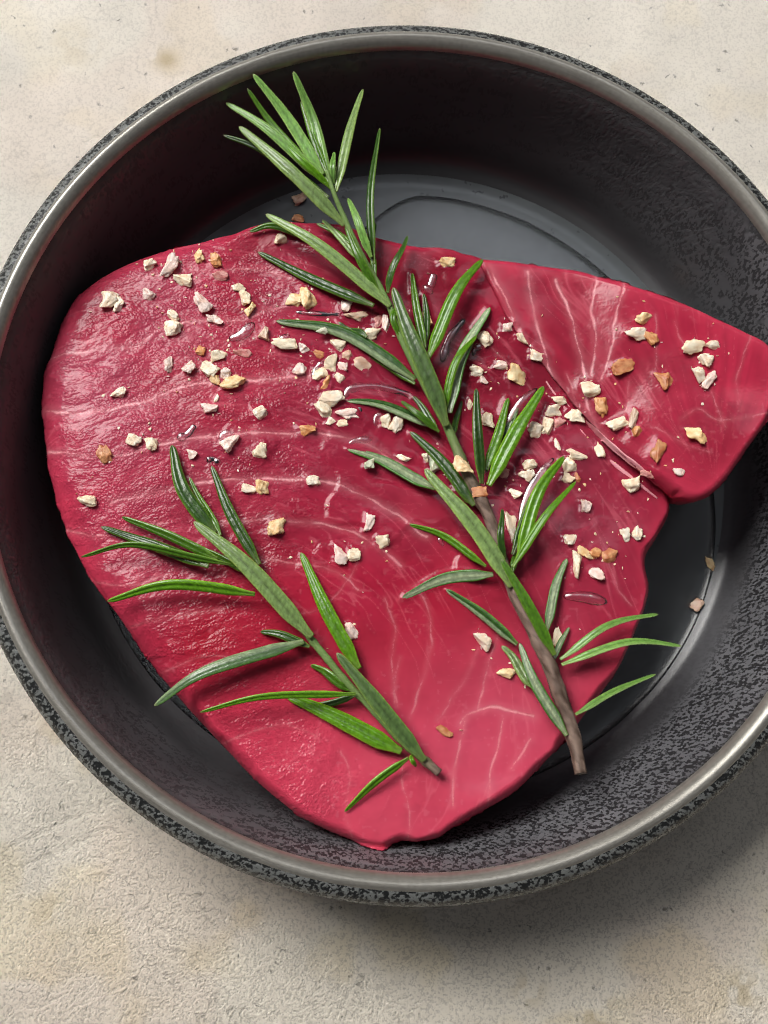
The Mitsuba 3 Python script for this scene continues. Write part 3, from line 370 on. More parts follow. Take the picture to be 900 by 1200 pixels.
# glaze: black stoneware with a mottled grey bloom
def mottle(p, s):                              # worm-like flecks about 1/s metres wide
    x, y, z = (.80 * p.x + .36 * p.y + .22 * p.z) * s, (-.6 * p.x + .48 * p.y + .28 * p.z) * s, (-.8 * p.y + .27 * p.z) * s
    w = .7 * noise(x * .6, y * .6, z * .6 + 9)
    return fbm(x + w, y - w, z + .7 * w, 3)
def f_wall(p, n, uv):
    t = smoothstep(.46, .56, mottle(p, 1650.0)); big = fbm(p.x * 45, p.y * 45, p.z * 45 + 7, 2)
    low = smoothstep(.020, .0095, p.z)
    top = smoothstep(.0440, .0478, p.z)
    a = smoothstep(-.3, .8, (p.x * .75 - p.y * .66) * 9.5 + .6 * (big - .5))          # flecks crowd on one side; paler grey there is window light painted in
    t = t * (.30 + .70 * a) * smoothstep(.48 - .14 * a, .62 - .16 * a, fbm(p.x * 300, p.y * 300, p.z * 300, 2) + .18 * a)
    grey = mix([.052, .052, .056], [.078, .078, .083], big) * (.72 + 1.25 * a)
    c = mix(grey * (1 - .45 * low), [.007, .007, .008], t * (1 - .9 * low) * .92)  # cove darkened in colour for the shade between steak and wall
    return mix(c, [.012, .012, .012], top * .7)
def f_wall_rough(p, n, uv): return .34 + .24 * smoothstep(.46, .56, mottle(p, 1650.0)) * smoothstep(.0105, .021, p.z)
def f_wall_bump(p, n, uv): return -.00009 * smoothstep(.42, .60, mottle(p, 1650.0)) * smoothstep(.0105, .021, p.z)
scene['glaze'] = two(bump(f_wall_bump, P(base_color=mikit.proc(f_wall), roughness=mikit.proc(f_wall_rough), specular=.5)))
def f_floor(p, n, uv):
    d1, d2, rr = mikit.voronoi(p.x * 260 + .8 * noise(p.x * 700, p.y * 700), p.y * 260)
    sp = smoothstep(.30, .16, d1 + .25 * noise(p.x * 1500, p.y * 1500)) * smoothstep(.55, .7, rr) * .8
    c = mix([.048, .054, .057], [.072, .079, .082], fbm(p.x * 70, p.y * 70, 2.0))
    return mix(c, [.012, .013, .015], sp)
scene['floor_glaze'] = two(P(base_color=mikit.proc(f_floor), roughness=.22, specular=.5))
def f_outer(p, n, uv):
    t = smoothstep(.42, .54, mottle(p, 1650.0))
    return mix([.13, .135, .13], [.010, .011, .011], t)
scene['lip_glaze'] = two({'type': 'bumpmap', 'arbitrary': mikit.proc(lambda p, n, uv: -.0001 * smoothstep(.42, .62, mottle(p, 1650.0)), 1e-4), 'scale': 1.0,
                          'bsdf': P(base_color=mikit.proc(f_outer), roughness=.38, specular=.5)})
def f_rim(p, n, uv):
    a = dr.atan2(p.y, p.x); r = dr.sqrt(p.x * p.x + p.y * p.y)
    return mix([.235, .222, .195], [.34, .325, .29], fbm(a * 14, r * 2500, 1.0)) * (.92 + .16 * noise(p.x * 1500, p.y * 1500))
scene['bare_clay'] = two(P(base_color=mikit.proc(f_rim), roughness=.33, specular=.5, metallic=.55))
def f_plaster_bump(p, n, uv):                  # trowelled grain: pits and short creases about a millimetre wide
    w = noise(p.x * 260, p.y * 260, 1.0); x, y = p.x * .9 + p.y * .3, -p.x * .3 + p.y * .9
    g = fbm(x * 640 + 1.6 * w, y * 900 - 1.6 * w, 3.0, 3); k = .45 + .55 * smoothstep(.07, -.10, p.y + .05 * noise(p.x * 30, p.y * 30))
    return k * (.00030 * smoothstep(.62, .40, g) + .00012 * fbm(p.x * 260, p.y * 300, 6.0, 2) + .00008 * noise(p.x * 1900, p.y * 1900))
def turned(p, s, z):                           # grain without the lattice's own direction
    w = .45 * (noise(p.x * s * .37 + 5, p.y * s * .37, z) - .5); x, y = p.x * s + w, p.y * s - w
    return (noise(x, y, z) * .36 + noise(x * 1.25 - y * .95 + 7, x * .95 + y * 1.25, z) * .32 + noise(x * .9 + y * 2.1, -x * 2.1 + y * .9 + 3, z) * .32)
def plaster_wear(p): return .50 + .50 * smoothstep(.07, -.10, p.y + .05 * noise(p.x * 30, p.y * 30))
def plaster_height(p):
    a = turned(p, 1700.0, 3.0); cr = turned(p, 210.0, 11.0)
    crack = smoothstep(.035, .0, dr.abs(cr - .5)) * smoothstep(.55, .68, noise(p.x * 60 + 9, p.y * 60, 2.0))
    return a, crack
def f_plaster(p, n, uv):
    k = plaster_wear(p); mid = fbm(p.x * 55, p.y * 55, 9.0, 3); a, crack = plaster_height(p)
    c = mi.Color3f(.69, .655, .60) * (.86 + .22 * mid)
    c = c * mix([1, 1, 1], [.99, .92, .91], .55 * smoothstep(.48, .68, fbm(p.x * 28, p.y * 28, 60.0, 3)))
    c = c * mix([1, 1, 1], [.99, .95, .86], .8 * k) * mix([1, 1, 1], [.96, .90, .74], .50 * smoothstep(.58, .72, fbm(p.x * 45, p.y * 45, 71.0, 3)) * k)
    c = c * mix([1, 1, 1], [.84, .85, .86], .5 * smoothstep(.52, .75, fbm(p.x * 20, p.y * 20, 82.0, 3)))
    c = c * (1 - .26 * k * smoothstep(.56, .28, a)) * (1 - .18 * k * crack)
    d1, d2, r = mikit.voronoi(p.x * 210 + noise(p.x * 500, p.y * 500), p.y * 210)          # stray pits
    c = c * (1 - .55 * smoothstep(.24, .08, d1 + .12 * noise(p.x * 2500, p.y * 2500)) * smoothstep(.86, .93, r))
    for sx, sy, sr, q in STAINS:
        g = dr.exp(-(dr.square(p.x - sx) + dr.square(p.y - sy)) / sr ** 2) * smoothstep(.35, .6, noise(p.x * 330, p.y * 330, 4.0)) * q
        c = mix(c, [.42, .33, .19], g)
    return c
def f_plaster_bump(p, n, uv):
    a, crack = plaster_height(p)
    return plaster_wear(p) * (.00066 * a + .00012 * turned(p, 520.0, 6.0) - .00012 * crack)
scene['plaster'] = two(bump(f_plaster_bump, P(base_color=mikit.proc(f_plaster), roughness=.75, specular=.25)))


# ---------------------------------------------------------------- the table: one sheet of rough plaster, finely displaced where it is seen
def table():
    nx, ny, w, h = 260, 345, .26, .345
    gx, gy = np.linspace(-w / 2 - .004, w / 2 - .004, nx), np.linspace(-h / 2 + .012, h / 2 + .012, ny)
    x, y = (a.ravel() for a in np.meshgrid(gx, gy, indexing='xy'))
    fade = sm(0, .01, np.minimum.reduce([x - gx[0], gx[-1] - x, y - gy[0], gy[-1] - y]))
    q = lambda s, o, seed, st=1.0: meshkit.fbm(np.stack([x / s, y / (s * st), 0 * x], -1), o, seed)
    rough = .45 + .55 * sm(.06, -.12, y)
    scratch = sm(.80, .86, meshkit.noise(np.stack([(x + y * .55) / .05, (y - x * .45) / .0035, 0 * x], -1), 77)) * sm(.5, .62, q(.03, 2, 12))
    z = fade * rough * (.0003 * (q(.006, 3, 3) - .5) - .00025 * scratch)
    i, j = np.meshgrid(np.arange(ny - 1), np.arange(nx - 1), indexing='ij'); a = (i * nx + j).ravel()
    f = np.vstack([np.stack([a, a + 1, a + nx + 1], 1), np.stack([a, a + nx + 1, a + nx], 1)])
    v = np.stack([x, y, z], 1)
    out = np.array([[-.8, -.8, 0], [.8, -.8, 0], [.8, .8, 0], [-.8, .8, 0]]); k = len(v)       # the board goes on to its edges
    cor = [0, nx - 1, nx * ny - 1, nx * (ny - 1)]
    sides = [(np.arange(0, nx), k, k + 1), (np.arange(nx - 1, nx * ny, nx), k + 1, k + 2), (np.arange(nx * ny - 1, nx * (ny - 1) - 1, -1), k + 2, k + 3), (np.arange(nx * (ny - 1), -1, -nx), k + 3, k)]
    ex = []
    for run, o1, o2 in sides:
        m = len(run) // 2
        ex += [(run[s + 1], run[s], o1) for s in range(m)] + [(run[s + 1], run[s], o2) for s in range(m, len(run) - 1)] + [(run[m], o1, o2)]
    v = np.vstack([v, out, out - [0, 0, .03]])
    for s in range(4):
        a, b = k + s, k + (s + 1) % 4; ex += [(b, a, a + 4), (b, a + 4, b + 4)]
    return trimesh.Trimesh(v, np.vstack([f, np.array(ex)]), process=False)
tag(put('table', table(), 'plaster', 40), 'pale beige rough plaster table top under the bowl', kind='structure')

# ---------------------------------------------------------------- the bowl
def ring_profile(p, n): return spline(np.asarray(p, float), n)
tag('bowl', 'black speckled stoneware bowl with a bare polished rim', 'bowl')
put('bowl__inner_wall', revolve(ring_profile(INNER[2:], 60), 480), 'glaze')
put('bowl__floor', revolve([(1e-5, .006), (.03, .006), (.06, .006), (.087, .006), (.0893, .00615), (.0915, .0065)], 240), 'floor_glaze')
put('bowl__rim', revolve(ring_profile(RIM, 16), 480), 'bare_clay')
put('bowl__outer_wall', revolve(ring_profile(OUTER, 90), 480), 'lip_glaze')
labels['bowl__rim'] = {'label': 'bare grey beige polished ring on top of the rim'}
labels['bowl__outer_wall'] = {'label': 'black and grey speckled outer lip and wall'}

# ---------------------------------------------------------------- rosemary
KINDS = {'p': ((.15, .31, .060), (.34, .50, .16)), 't': ((.050, .130, .006), (.13, .26, .03)), 'v': ((.078, .205, .004), (.19, .38, .02)), 'd': ((.024, .066, .007), (.11, .22, .025)),
         'D': ((.068, .122, .034), (.18, .30, .06)), 'g': ((.175, .270, .085), (.28, .42, .10)), 'u': ((.20, .26, .15), (.06, .17, .025)), 'w': ((.026, .078, .012), (.12, .24, .04)), 'W': ((.06, .11, .045), (.09, .21, .04))}
def leaf_mesh(pts, width, roll, kind, seed):
    n, ring = 84, 20
    c = spline(pts, n); t = np.linspace(0, 1, n); rb = np.random.default_rng(seed + 7000); c[:, :2] += (np.sin(t * np.pi * rb.uniform(1, 2.2) + rb.uniform(0, 6))[:, None] * rb.normal(size=2) * .00022)            # 0 at the base, 1 at the tip
    tan = np.gradient(c, axis=0); tan /= np.linalg.norm(tan, axis=1)[:, None]
    side = np.cross(tan, [0, 0, 1.0]); side /= np.linalg.norm(side, axis=1)[:, None] + 1e-9
    nor = np.cross(side, tan); rng = np.random.default_rng(seed)
    a = np.radians(roll + rng.uniform(-8, 8) + 14 * (t - .5) * rng.uniform(-1, 1))[:, None]
    side, nor = side * np.cos(a) + nor * np.sin(a), nor * np.cos(a) - side * np.sin(a)
    w = .455 * width * (.42 + .58 * sm(0, .22, t)) * np.sqrt(np.clip(1 - np.clip((t - .90) / .102, 0, 1) ** 2.0, 0, 1)) * (1 - .48 * sm(.45, 1.0, t)); w = np.maximum(w, 2e-5)
    w = w * (1 + .05 * (meshkit.noise(np.stack([t * 7, t * 0 + seed, t * 0], -1)) - .5))
    ang = np.linspace(np.pi, -np.pi, ring, endpoint=False); u, s = np.cos(ang), np.sin(ang)
    under = kind == 'u'
    top = .46 * np.sqrt(np.maximum(1 - u ** 2, 0)) + .05 - .30 * np.exp(-(u / .20) ** 2)
    bot = -.10 * np.sqrt(np.maximum(1 - u ** 2, 0)) - .16 * np.exp(-((abs(u) - .78) / .16) ** 2)
    prof = np.where(s >= 0, top, bot)
    if under: prof = np.where(s >= 0, .14 * np.sqrt(np.maximum(1 - u ** 2, 0)) + .17 * np.exp(-((abs(u) - .80) / .15) ** 2) + .09 * np.exp(-(u / .16) ** 2), -.25 * np.sqrt(np.maximum(1 - u ** 2, 0)))
    bumps = 1 + .20 * (meshkit.noise(np.stack([np.repeat(t, ring) * np.linalg.norm(pts[-1] - pts[0]) / .0007, np.tile(u, n) * 3 + seed, np.tile(s, n) * 2], -1)) - .5).reshape(n, ring)
    v = c[:, None] + side[:, None] * (w[:, None] * u[None])[..., None] + nor[:, None] * (w[:, None] * prof[None] * bumps)[..., None]
    i, j = np.meshgrid(np.arange(n - 1), np.arange(ring), indexing='ij'); j2 = (j + 1) % ring
    f = np.stack([i * ring + j, i * ring + j2, (i + 1) * ring + j2, (i + 1) * ring + j], -1).reshape(-1, 4); f = np.vstack([f[:, [0, 1, 2]], f[:, [0, 2, 3]]])
    v = v.reshape(-1, 3); k = len(v); v = np.vstack([v, c[:1], c[-1:] + tan[-1:] * 1e-4])
    jj = np.arange(ring); j2 = (jj + 1) % ring
    f = np.vstack([f, np.stack([j2, jj, jj * 0 + k], 1), np.stack([(n - 1) * ring + jj, (n - 1) * ring + j2, jj * 0 + k + 1], 1)])
    b, e = (np.array(q) for q in KINDS[kind]); tone = rng.uniform(.85, 1.15)
    uu, ss, tt = np.tile(u, n), np.tile(s, n), np.repeat(t, ring)
    rim = sm(.74, .95, abs(uu))[:, None]; col = b * (1 - rim) + e * rim
    if under:
        rim = sm(.60, .74, abs(uu))[:, None]; col = b * (1 - rim) + e * rim; mid = np.exp(-(uu / .16) ** 2)[:, None]; col = col * (1 - mid) + np.array([.36, .42, .25]) * mid
    else:
        mid = (np.exp(-(uu / .14) ** 2) * (.55 if kind in 'gDpw' else .3))[:, None]; col = col * (1 - mid) + b * .35 * mid
    if kind in 'wW': lowside = (sm(.1, .3, -uu if kind == 'w' else uu) * .8)[:, None]; col = col * (1 - lowside) + np.array([.20, .26, .14]) * lowside
    col = np.where((ss < 0)[:, None] & (not under), np.array([.16, .24, .11]), col)
    stip = meshkit.noise(np.stack([tt * np.linalg.norm(pts[-1] - pts[0]) / .0005, uu * 5 + seed, ss], -1), 4)[:, None]
    col = col * (.76 + .48 * sm(.1, .9, stip)) * tone * (1 - .35 * sm(.12, 0, tt))[:, None] + np.array([.10, .12, .03]) * sm(.16, 0, tt)[:, None] * .6
    tipc = sm(.97, 1, tt)[:, None] * .5; col = col * (1 - tipc) + np.array([.22, .20, .09]) * tipc
    return trimesh.Trimesh(v, f, process=False), np.clip(np.vstack([col, col[:1], col[-1:]]), 0, .8)
def stem_mesh(pts, brown, seed):
    c = spline(pts, 150); n, ring = len(c), 14; p, r = c[:, :3], c[:, 3]
    tan = np.gradient(p, axis=0); tan /= np.linalg.norm(tan, axis=1)[:, None]
    a = np.cross(tan, [0, 0, 1.0]); a /= np.linalg.norm(a, axis=1)[:, None]; b = np.cross(a, tan); th = np.arange(ring) * 2 * np.pi / ring
    tt = np.linspace(0, 1, n); L = np.linalg.norm(np.diff(p, axis=0), axis=1).sum()
    g = np.stack([np.repeat(tt, ring) * L / .0035, np.tile(np.cos(th), n) * 2.2, np.tile(np.sin(th), n) * 2.2], -1)
    rr = r[:, None] * (1 + .30 * (meshkit.fbm(g, 3, seed) - .5).reshape(n, ring))
    for node in np.linspace(.12, .95, 12): rr = rr * (1 + .14 * np.exp(-((tt - node) / .008) ** 2))[:, None]
    v = (p[:, None] + rr[..., None] * (np.cos(th)[None, :, None] * a[:, None] + np.sin(th)[None, :, None] * b[:, None])).reshape(-1, 3)
    i, j = np.meshgrid(np.arange(n - 1), np.arange(ring), indexing='ij'); j2 = (j + 1) % ring
    f = np.stack([i * ring + j, (i + 1) * ring + j, (i + 1) * ring + j2, i * ring + j2], -1).reshape(-1, 4); f = np.vstack([f[:, [0, 1, 2]], f[:, [0, 2, 3]]])
    k = len(v); v = np.vstack([v, p[:1], p[-1:]]); jj = np.arange(ring); j2 = (jj + 1) % ring
    f = np.vstack([f, np.stack([jj, j2, jj * 0 + k], 1), np.stack([(n - 1) * ring + j2, (n - 1) * ring + jj, jj * 0 + k + 1], 1)])
    mixb = sm(brown - .06, brown + .06, np.repeat(tt, ring) + .04 * (meshkit.fbm(g, 2, seed + 5) - .5))[:, None]
    grain = sm(.25, .75, meshkit.fbm(g * [1.2, 4, 4], 4, seed + 2))[:, None]
    col = (1 - mixb) * np.array([.15, .24, .07]) + mixb * (np.array([.055, .032, .022]) * (1 - grain) + np.array([.27, .19, .15]) * grain)
    return trimesh.Trimesh(v, f, process=False), np.clip(np.vstack([col, col[:1], np.array([[.35, .31, .26]])]), 0, .8)
TOUCH = []
def sprig(key, label, stem, brown, leaves, seed):
    tag(key, label, 'rosemary sprig'); USED.add(key)
    m, c = stem_mesh(np.array(stem) * 1e-3, brown, seed); put(key + '__stem', m, 'bark', True, c); TOUCH.append(np.array(m.vertices))
    for q, (pts, w, kind, roll) in enumerate(leaves):
        m, c = leaf_mesh(np.array(pts) * 1e-3, w * 1e-3, roll, kind, seed + q + 1)
        put(key + '__leaf', m, 'leaf_skin', True, c); TOUCH.append(np.array(m.vertices))
sprig('rosemary_sprig', 'long rosemary sprig with many leaves, reaching from the upper wall down over the steak', STEM1, .50, LEAVES1, 100)
sprig('rosemary_sprig_001', 'short rosemary sprig with few leaves on the lower left of the steak', STEM2, .93, LEAVES2, 300)
USED.add('rosemary_sprig_001')

# ---------------------------------------------------------------- salt
TONES = {'W': ((.88, .79, .65), (.86, .68, .50)), 'P': ((.86, .71, .64), (.82, .60, .52)), 'C': ((.86, .76, .58), (.82, .65, .45)), 'Y': ((.84, .66, .38), (.78, .50, .24)), 'O': ((.72, .38, .17), (.62, .25, .09)),
         'T': ((.58, .36, .25), (.66, .50, .38)), 'B': ((.45, .14, .055), (.60, .28, .13)), 'R': ((.50, .16, .15), (.62, .30, .27)), 'G': ((.55, .60, .42), (.62, .62, .48))}
def grain_mesh(w, h, thick, ang, tone, seed, levels=3):
    rng = np.random.default_rng(seed)
    d = rng.normal(size=(13, 3)); d /= np.linalg.norm(d, axis=1)[:, None]
    d = np.sign(d) * np.abs(d) ** .8 * rng.uniform(.8, 1.08, (13, 1))
    hull = trimesh.convex.convex_hull(d); hull.apply_translation(-hull.bounds.mean(0)); hull.apply_scale(2 / hull.extents)
    m = trimesh.Trimesh(hull.vertices, hull.faces)
    for _ in range(levels): m = m.subdivide()
    v = np.array(m.vertices)
    sv = trimesh.smoothing.filter_laplacian(m.copy(), lamb=.3, iterations=2).vertices; v = np.array(sv)
    nn = meshkit.fbm(v * 1.5 + seed * 3.3, 2, 2); fine = meshkit.fbm(v * 4.5 + seed * 1.3, 3, 3); v *= (1 + .75 * (nn - .5) + .26 * (fine - .5))[:, None]
    dent = rng.normal(size=3); dent /= np.linalg.norm(dent); dent[2] = abs(dent[2]) * .4
    v -= dent * (.28 * np.exp(-((v - dent) ** 2).sum(1) / .35))[:, None]
    v = v - (v.max(0) + v.min(0)) / 2; v *= 2 / (v.max(0) - v.min(0)) * np.array([w, h, thick]) / 2
    a = math.radians(ang); v[:, :2] = v[:, :2] @ np.array([[math.cos(a), math.sin(a)], [-math.sin(a), math.cos(a)]])
    m = trimesh.Trimesh(v, m.faces, process=False)
    c0, c1 = (np.array(q) for q in TONES[tone]); q = v / .0011 + seed * 2.7; k = sm(.35, .65, meshkit.fbm(q, 2, 7))[:, None]; dk = sm(.58, .72, meshkit.fbm(q * 1.6 + 9, 3, 8))[:, None] * .55
    col = (c0 * (1 - k) + c1 * k) * (1 - dk) + c1 * np.array([.80, .62, .45]) * dk
    col = col * (.84 + .3 * fine[:, None]) * rng.uniform(.92, 1.06)
    return m, np.clip(col, 0, .9)
for q, (x, y, z, w, h, th, ang, tone, text) in enumerate(GRAINS):
    m, c = grain_mesh(w * 1e-3, h * 1e-3, th * 1e-3, ang, tone, 900 + q)
    v = np.array(m.vertices) + np.array([x, y, z]) * 1e-3; m = trimesh.Trimesh(v, m.faces, process=False)
    vv, ff, nn = meshkit.arrays(m, False)
    k = put('salt_grain', m, 'salt', True, c)
    tag(k, text, 'salt grain', 'coarse salt grains scattered on the steak and in the bowl'); TOUCH.append(v)

rng = np.random.default_rng(77); crumbs, shades = [], []
for q in range(420):                           # crumbs too small to count, round the grains
    x, y = np.array(GRAINS[rng.integers(len(GRAINS) - 4)][:2]) * 1e-3 + rng.normal(size=2) * .0042
    if not shapely.contains_xy(MAIN_POLY.union(LOBE_POLY).buffer(-.002), x, y): continue
    m, c = grain_mesh(*(rng.uniform(.25, 1.0, 3) ** 1.3 * 1e-3 * [1, 1, .7]), 0, 'WPCCY'[rng.integers(5)], 5000 + q, 1); m = trimesh.Trimesh(np.array(m.vertices) + [x, y, steak_z(x, y)[0] + .0002], m.faces, process=False)
    crumbs.append(m); shades.append(c)
tag(put('salt_crumbs', trimesh.util.concatenate(crumbs), 'salt', True, np.vstack(shades)), 'tiny salt crumbs and dust scattered between the grains on the steak', 'salt crumbs', kind='stuff')
# ---------------------------------------------------------------- the steak
TOUCH = np.vstack(TOUCH); TOUCH = TOUCH[np.linalg.norm(TOUCH[:, :2], axis=1) < .1]
TOUCH = TOUCH[TOUCH[:, 2] - steak_z(TOUCH[:, 0], TOUCH[:, 1]) < .0016]
TOUCH_TREE = cKDTree(TOUCH[:, :2])
LINE_PTS = lambda lines: [(w * 1e-3, s, cKDTree(dense(np.array(p) * 1e-3, .0003, False))) for w, s, p in lines]
def sheet(ring, poly, zfun, lines, lobe):
    x0, y0, x1, y1 = poly.bounds; g = .00024
    gx, gy = np.meshgrid(np.arange(x0, x1, g), np.arange(y0, y1, g)); gx, gy = gx.ravel(), gy.ravel()
    rng = np.random.default_rng(5); gx = gx + rng.uniform(-.2, .2, len(gx)) * g; gy = gy + rng.uniform(-.2, .2, len(gy)) * g
    ins = shapely.contains_xy(poly.buffer(-.00018), gx, gy)
    rag = .0011 * (meshkit.fbm(np.c_[ring / .004, ring[:, 0] * 0], 4, 13) - .5)[:, None] * (ring / np.linalg.norm(ring, axis=1)[:, None])
    pts = np.vstack([ring + rag, np.stack([gx, gy], 1)[ins]]); nb = len(ring)
    tri = Delaunay(pts).simplices; cen = pts[tri].mean(1); tri = tri[shapely.contains_xy(Polygon(ring + rag).buffer(1e-6), cen[:, 0], cen[:, 1])]
    a, b, c = pts[tri[:, 0]], pts[tri[:, 1]], pts[tri[:, 2]]; cr = (b[:, 0] - a[:, 0]) * (c[:, 1] - a[:, 1]) - (b[:, 1] - a[:, 1]) * (c[:, 0] - a[:, 0])
    tri = np.where((cr < 0)[:, None], tri[:, [0, 2, 1]], tri)
    x, y = pts.T; z = zfun(x, y); wet = wet_mask(x, y)
    # fibres: fine creases across the muscle, drowned under oil in the middle
    ang = .25 + .5 * (fb(x, y, .03, 2, 40) - .5) if not lobe else -1.1 + .4 * (fb(x, y, .03, 2, 41) - .5)
    s, t = x * np.cos(ang) + y * np.sin(ang), -x * np.sin(ang) + y * np.cos(ang)
    hub = np.array(HUBS[int(lobe)]); rad = np.hypot(x - hub[0], y - hub[1]) + .004 * (fb(x, y, .03, 2, 33) - .5); th = np.arctan2(y - hub[1], x - hub[0]) + .10 * (fb(x, y, .02, 3, 34) - .5)
    fib = (th * .055, rad / 6) if lobe else (rad, th * .016)          # across and along the fibres: they fan out in the lobe, run in arcs in the main muscle
    crease = meshkit.fbm(np.stack([s / .0034, t / .0011, 0 * s], -1), 3, 42); grit = meshkit.fbm(np.stack([x / .0009, y / .0009, 0 * x], -1), 2, 43)
    dry = np.full_like(x, .10) if lobe else .08 + .92 * sm(.0, -.05, x - .45 * np.maximum(-y - .055, 0))
    z = z + dry * (.00006 * (crease - .5) + .00006 * (grit - .5)) + .00030 * (fb(x, y, .008, 2, 44) - .5) + dry * .00036 * (meshkit.fbm(np.stack([s / .011, t / .0034, 0 * s], -1), 3, 85) - .5)
    dist = TOUCH_TREE.query(pts)[0]; z = z + (.08 + .92 * wet) * .00055 * np.exp(-dist / .0008)
    z = z + wet * .0004 * sm(.56, .66, fb(x, y, .016, 3, 71)) * (not lobe)
    # colour of the meat, with some sheen, shade and sparkle painted in
    deep, mid, pale = np.array([.185, .008, .021]), np.array([.34, .018, .046]), np.array([.57, .046, .090])
    k = fb(x, y, .02, 3, 46) + .12 * (crease - .5); low = sm(-.035, -.085, y)
    m1 = np.clip(sm(.3, .7, k) * .6 + .35 * (1 - wet), 0, 1)[:, None]; c = deep * (1 - m1) + mid * m1
    band = sm(.42, .58, meshkit.fbm(np.stack([s / .06, t / .013, 0 * s], -1), 2, 61))[:, None] * (.45 if not lobe else .3)
    c = c * (1 - band) + np.array([.40, .013, .042]) * band
    streak = meshkit.fbm(np.stack([fib[0] / .0016, fib[1] / .004, 0 * s], -1), 3, 66)[:, None]; c = c * (.80 + .40 * streak)
    m2 = np.clip(.55 * low + .30 * sm(.55, .75, fb(x, y, .012, 3, 47)) + (.15 if lobe else 0) + .15 * sm(-.055, -.085, x), 0, .8)[:, None]; c = c * (1 - m2) + pale * m2
    if not lobe: mv = (.55 * sm(-.005, -.06, x) * sm(-.03, .03, y) * sm(.3, .6, fb(x, y, .016, 3, 63)))[:, None]; c = c * (1 - mv) + np.array([.36, .040, .080]) * mv  # mauve sheen of the upper left, put into the colour
    for px, py, sr, tint, k2 in (PATCHES if not lobe else []):  # meat tones; mauve ones paint in sheen, the small dark left one leaf shade
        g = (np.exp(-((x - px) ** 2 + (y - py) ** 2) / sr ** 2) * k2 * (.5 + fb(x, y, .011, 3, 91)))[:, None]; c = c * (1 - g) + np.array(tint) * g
    thin = sm(.006, 0, (MAIN_TREE if not lobe else FREE_TREE).query(pts)[0])[:, None] * .45; c = c * (1 - thin) + pale * thin  # edge paled to stand for light scattering through thin flesh
    groove = 0
    for w, st, tree in lines:
        wp = pts + .0011 * (np.stack([fb(x, y, .004, 3, 81), fb(x, y, .004, 3, 82)], 1) - .5)
        dl = tree.query(wp, distance_upper_bound=.004)[0]; wob = w * (.34 + .80 * sm(.25, .8, fb(x, y, .003, 3, 48)))
        core = np.exp(-np.minimum((dl / (wob * .55)) ** 2, 40)) * st * sm(.15, .5, fb(x, y, .007, 2, 49)); halo = np.exp(-np.minimum((dl / (w * 2.2)) ** 2, 40)) * st * .13
        dd, ii = tree.query(pts); low_side = (tree.data[np.minimum(ii, len(tree.data) - 1)][:, 1] > y) * np.exp(-dd / .0045) * (1 - np.exp(-dd / .0012)) * st * .32 * (not lobe)
        c = c * (1 - low_side[:, None]) + np.array([.50, .045, .10]) * low_side[:, None]
        q = np.clip(core * .72 + halo, 0, 1)[:, None]; c = c * (1 - q) + np.array([.86, .40, .43]) * q; groove = groove + core
    z = z - .00006 * np.clip(groove, 0, 1.2)
    wisps = np.exp(-((meshkit.fbm(np.stack([fib[0] / .0042, fib[1] / .0065, 0 * s], -1), 3, 52) - .5) / .014) ** 2) * sm(.40, .62, fb(x, y, .013, 2, 53)) * .26
    wisps = wisps + np.exp(-((meshkit.fbm(np.stack([s / .009, t / .004, 0 * s], -1), 4, 54) - .5) / .010) ** 2) * sm(.5, .66, fb(x, y, .015, 2, 55)) * .14
    speck = sm(.80, .88, meshkit.noise(np.stack([x / .0009, y / .0009, 0 * x], -1), 95)) * sm(.48, .62, fb(x, y, .008, 2, 96)) * .10  # pale specks painted in for sparkling glints
    c = c * (1 - speck[:, None]) + np.array([.78, .30, .36]) * speck[:, None]
    c = c * (1 - wisps[:, None]) + np.array([.70, .16, .21]) * wisps[:, None]
    # the flank and the underside
    cen = ring.mean(0); v = np.c_[pts, z]; n0 = len(v); rings, cols = [], []
    zb = v[:nb, 2]
    inset = lambda d: ring + (cen - ring) / np.linalg.norm(cen - ring, axis=1)[:, None] * d
    for d, fr in ((.0004, .25), (.0012, .6), (.003, 1.0)):
        q = inset(d); bottom = np.maximum(.0066, inner_z(np.hypot(*q.T)) + .0004)
        if lobe: bottom = np.where(shapely.contains_xy(MAIN_POLY, *q.T), np.minimum(main_z(*q.T) - .001, zb - .0012), np.maximum(inner_z(np.hypot(*q.T)) + .0005, zb - .016))
        bottom = np.minimum(bottom, zb - .0005)
        rings.append(np.c_[q, zb * (1 - fr) + bottom * fr]); cols.append(c[:nb] * .95)
    v = np.vstack([v] + rings + [np.r_[cen, rings[-1][:, 2].min()][None]]); i = np.arange(nb); i2 = (i + 1) % nb; f = [tri]
    starts = [0, n0, n0 + nb, n0 + 2 * nb]
    ccw = np.sum(ring[:, 0] * np.roll(ring[:, 1], -1) - np.roll(ring[:, 0], -1) * ring[:, 1]) > 0
    for p0, p1 in zip(starts[:-1], starts[1:]):
        q = np.vstack([np.stack([p0 + i, p1 + i, p1 + i2], 1), np.stack([p0 + i, p1 + i2, p0 + i2], 1)]); f.append(q if ccw else q[:, ::-1])
    q = np.stack([starts[-1] + i, i * 0 + len(v) - 1, starts[-1] + i2], 1); f.append(q if ccw else q[:, ::-1])
    return trimesh.Trimesh(v, np.vstack(f), process=False), np.clip(np.vstack([c] + cols + [c[:1]]), 0, .85)
tag('tuna_steak', 'thick raw red tuna steak lying in the black bowl', 'tuna steak'); USED.add('tuna_steak')
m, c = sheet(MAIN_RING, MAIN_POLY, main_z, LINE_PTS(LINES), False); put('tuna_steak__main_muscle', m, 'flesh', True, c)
m, c = sheet(LOBE_RING, LOBE_POLY, lobe_z, LINE_PTS(LLINES), True); put('tuna_steak__side_muscle', m, 'flesh', True, c)
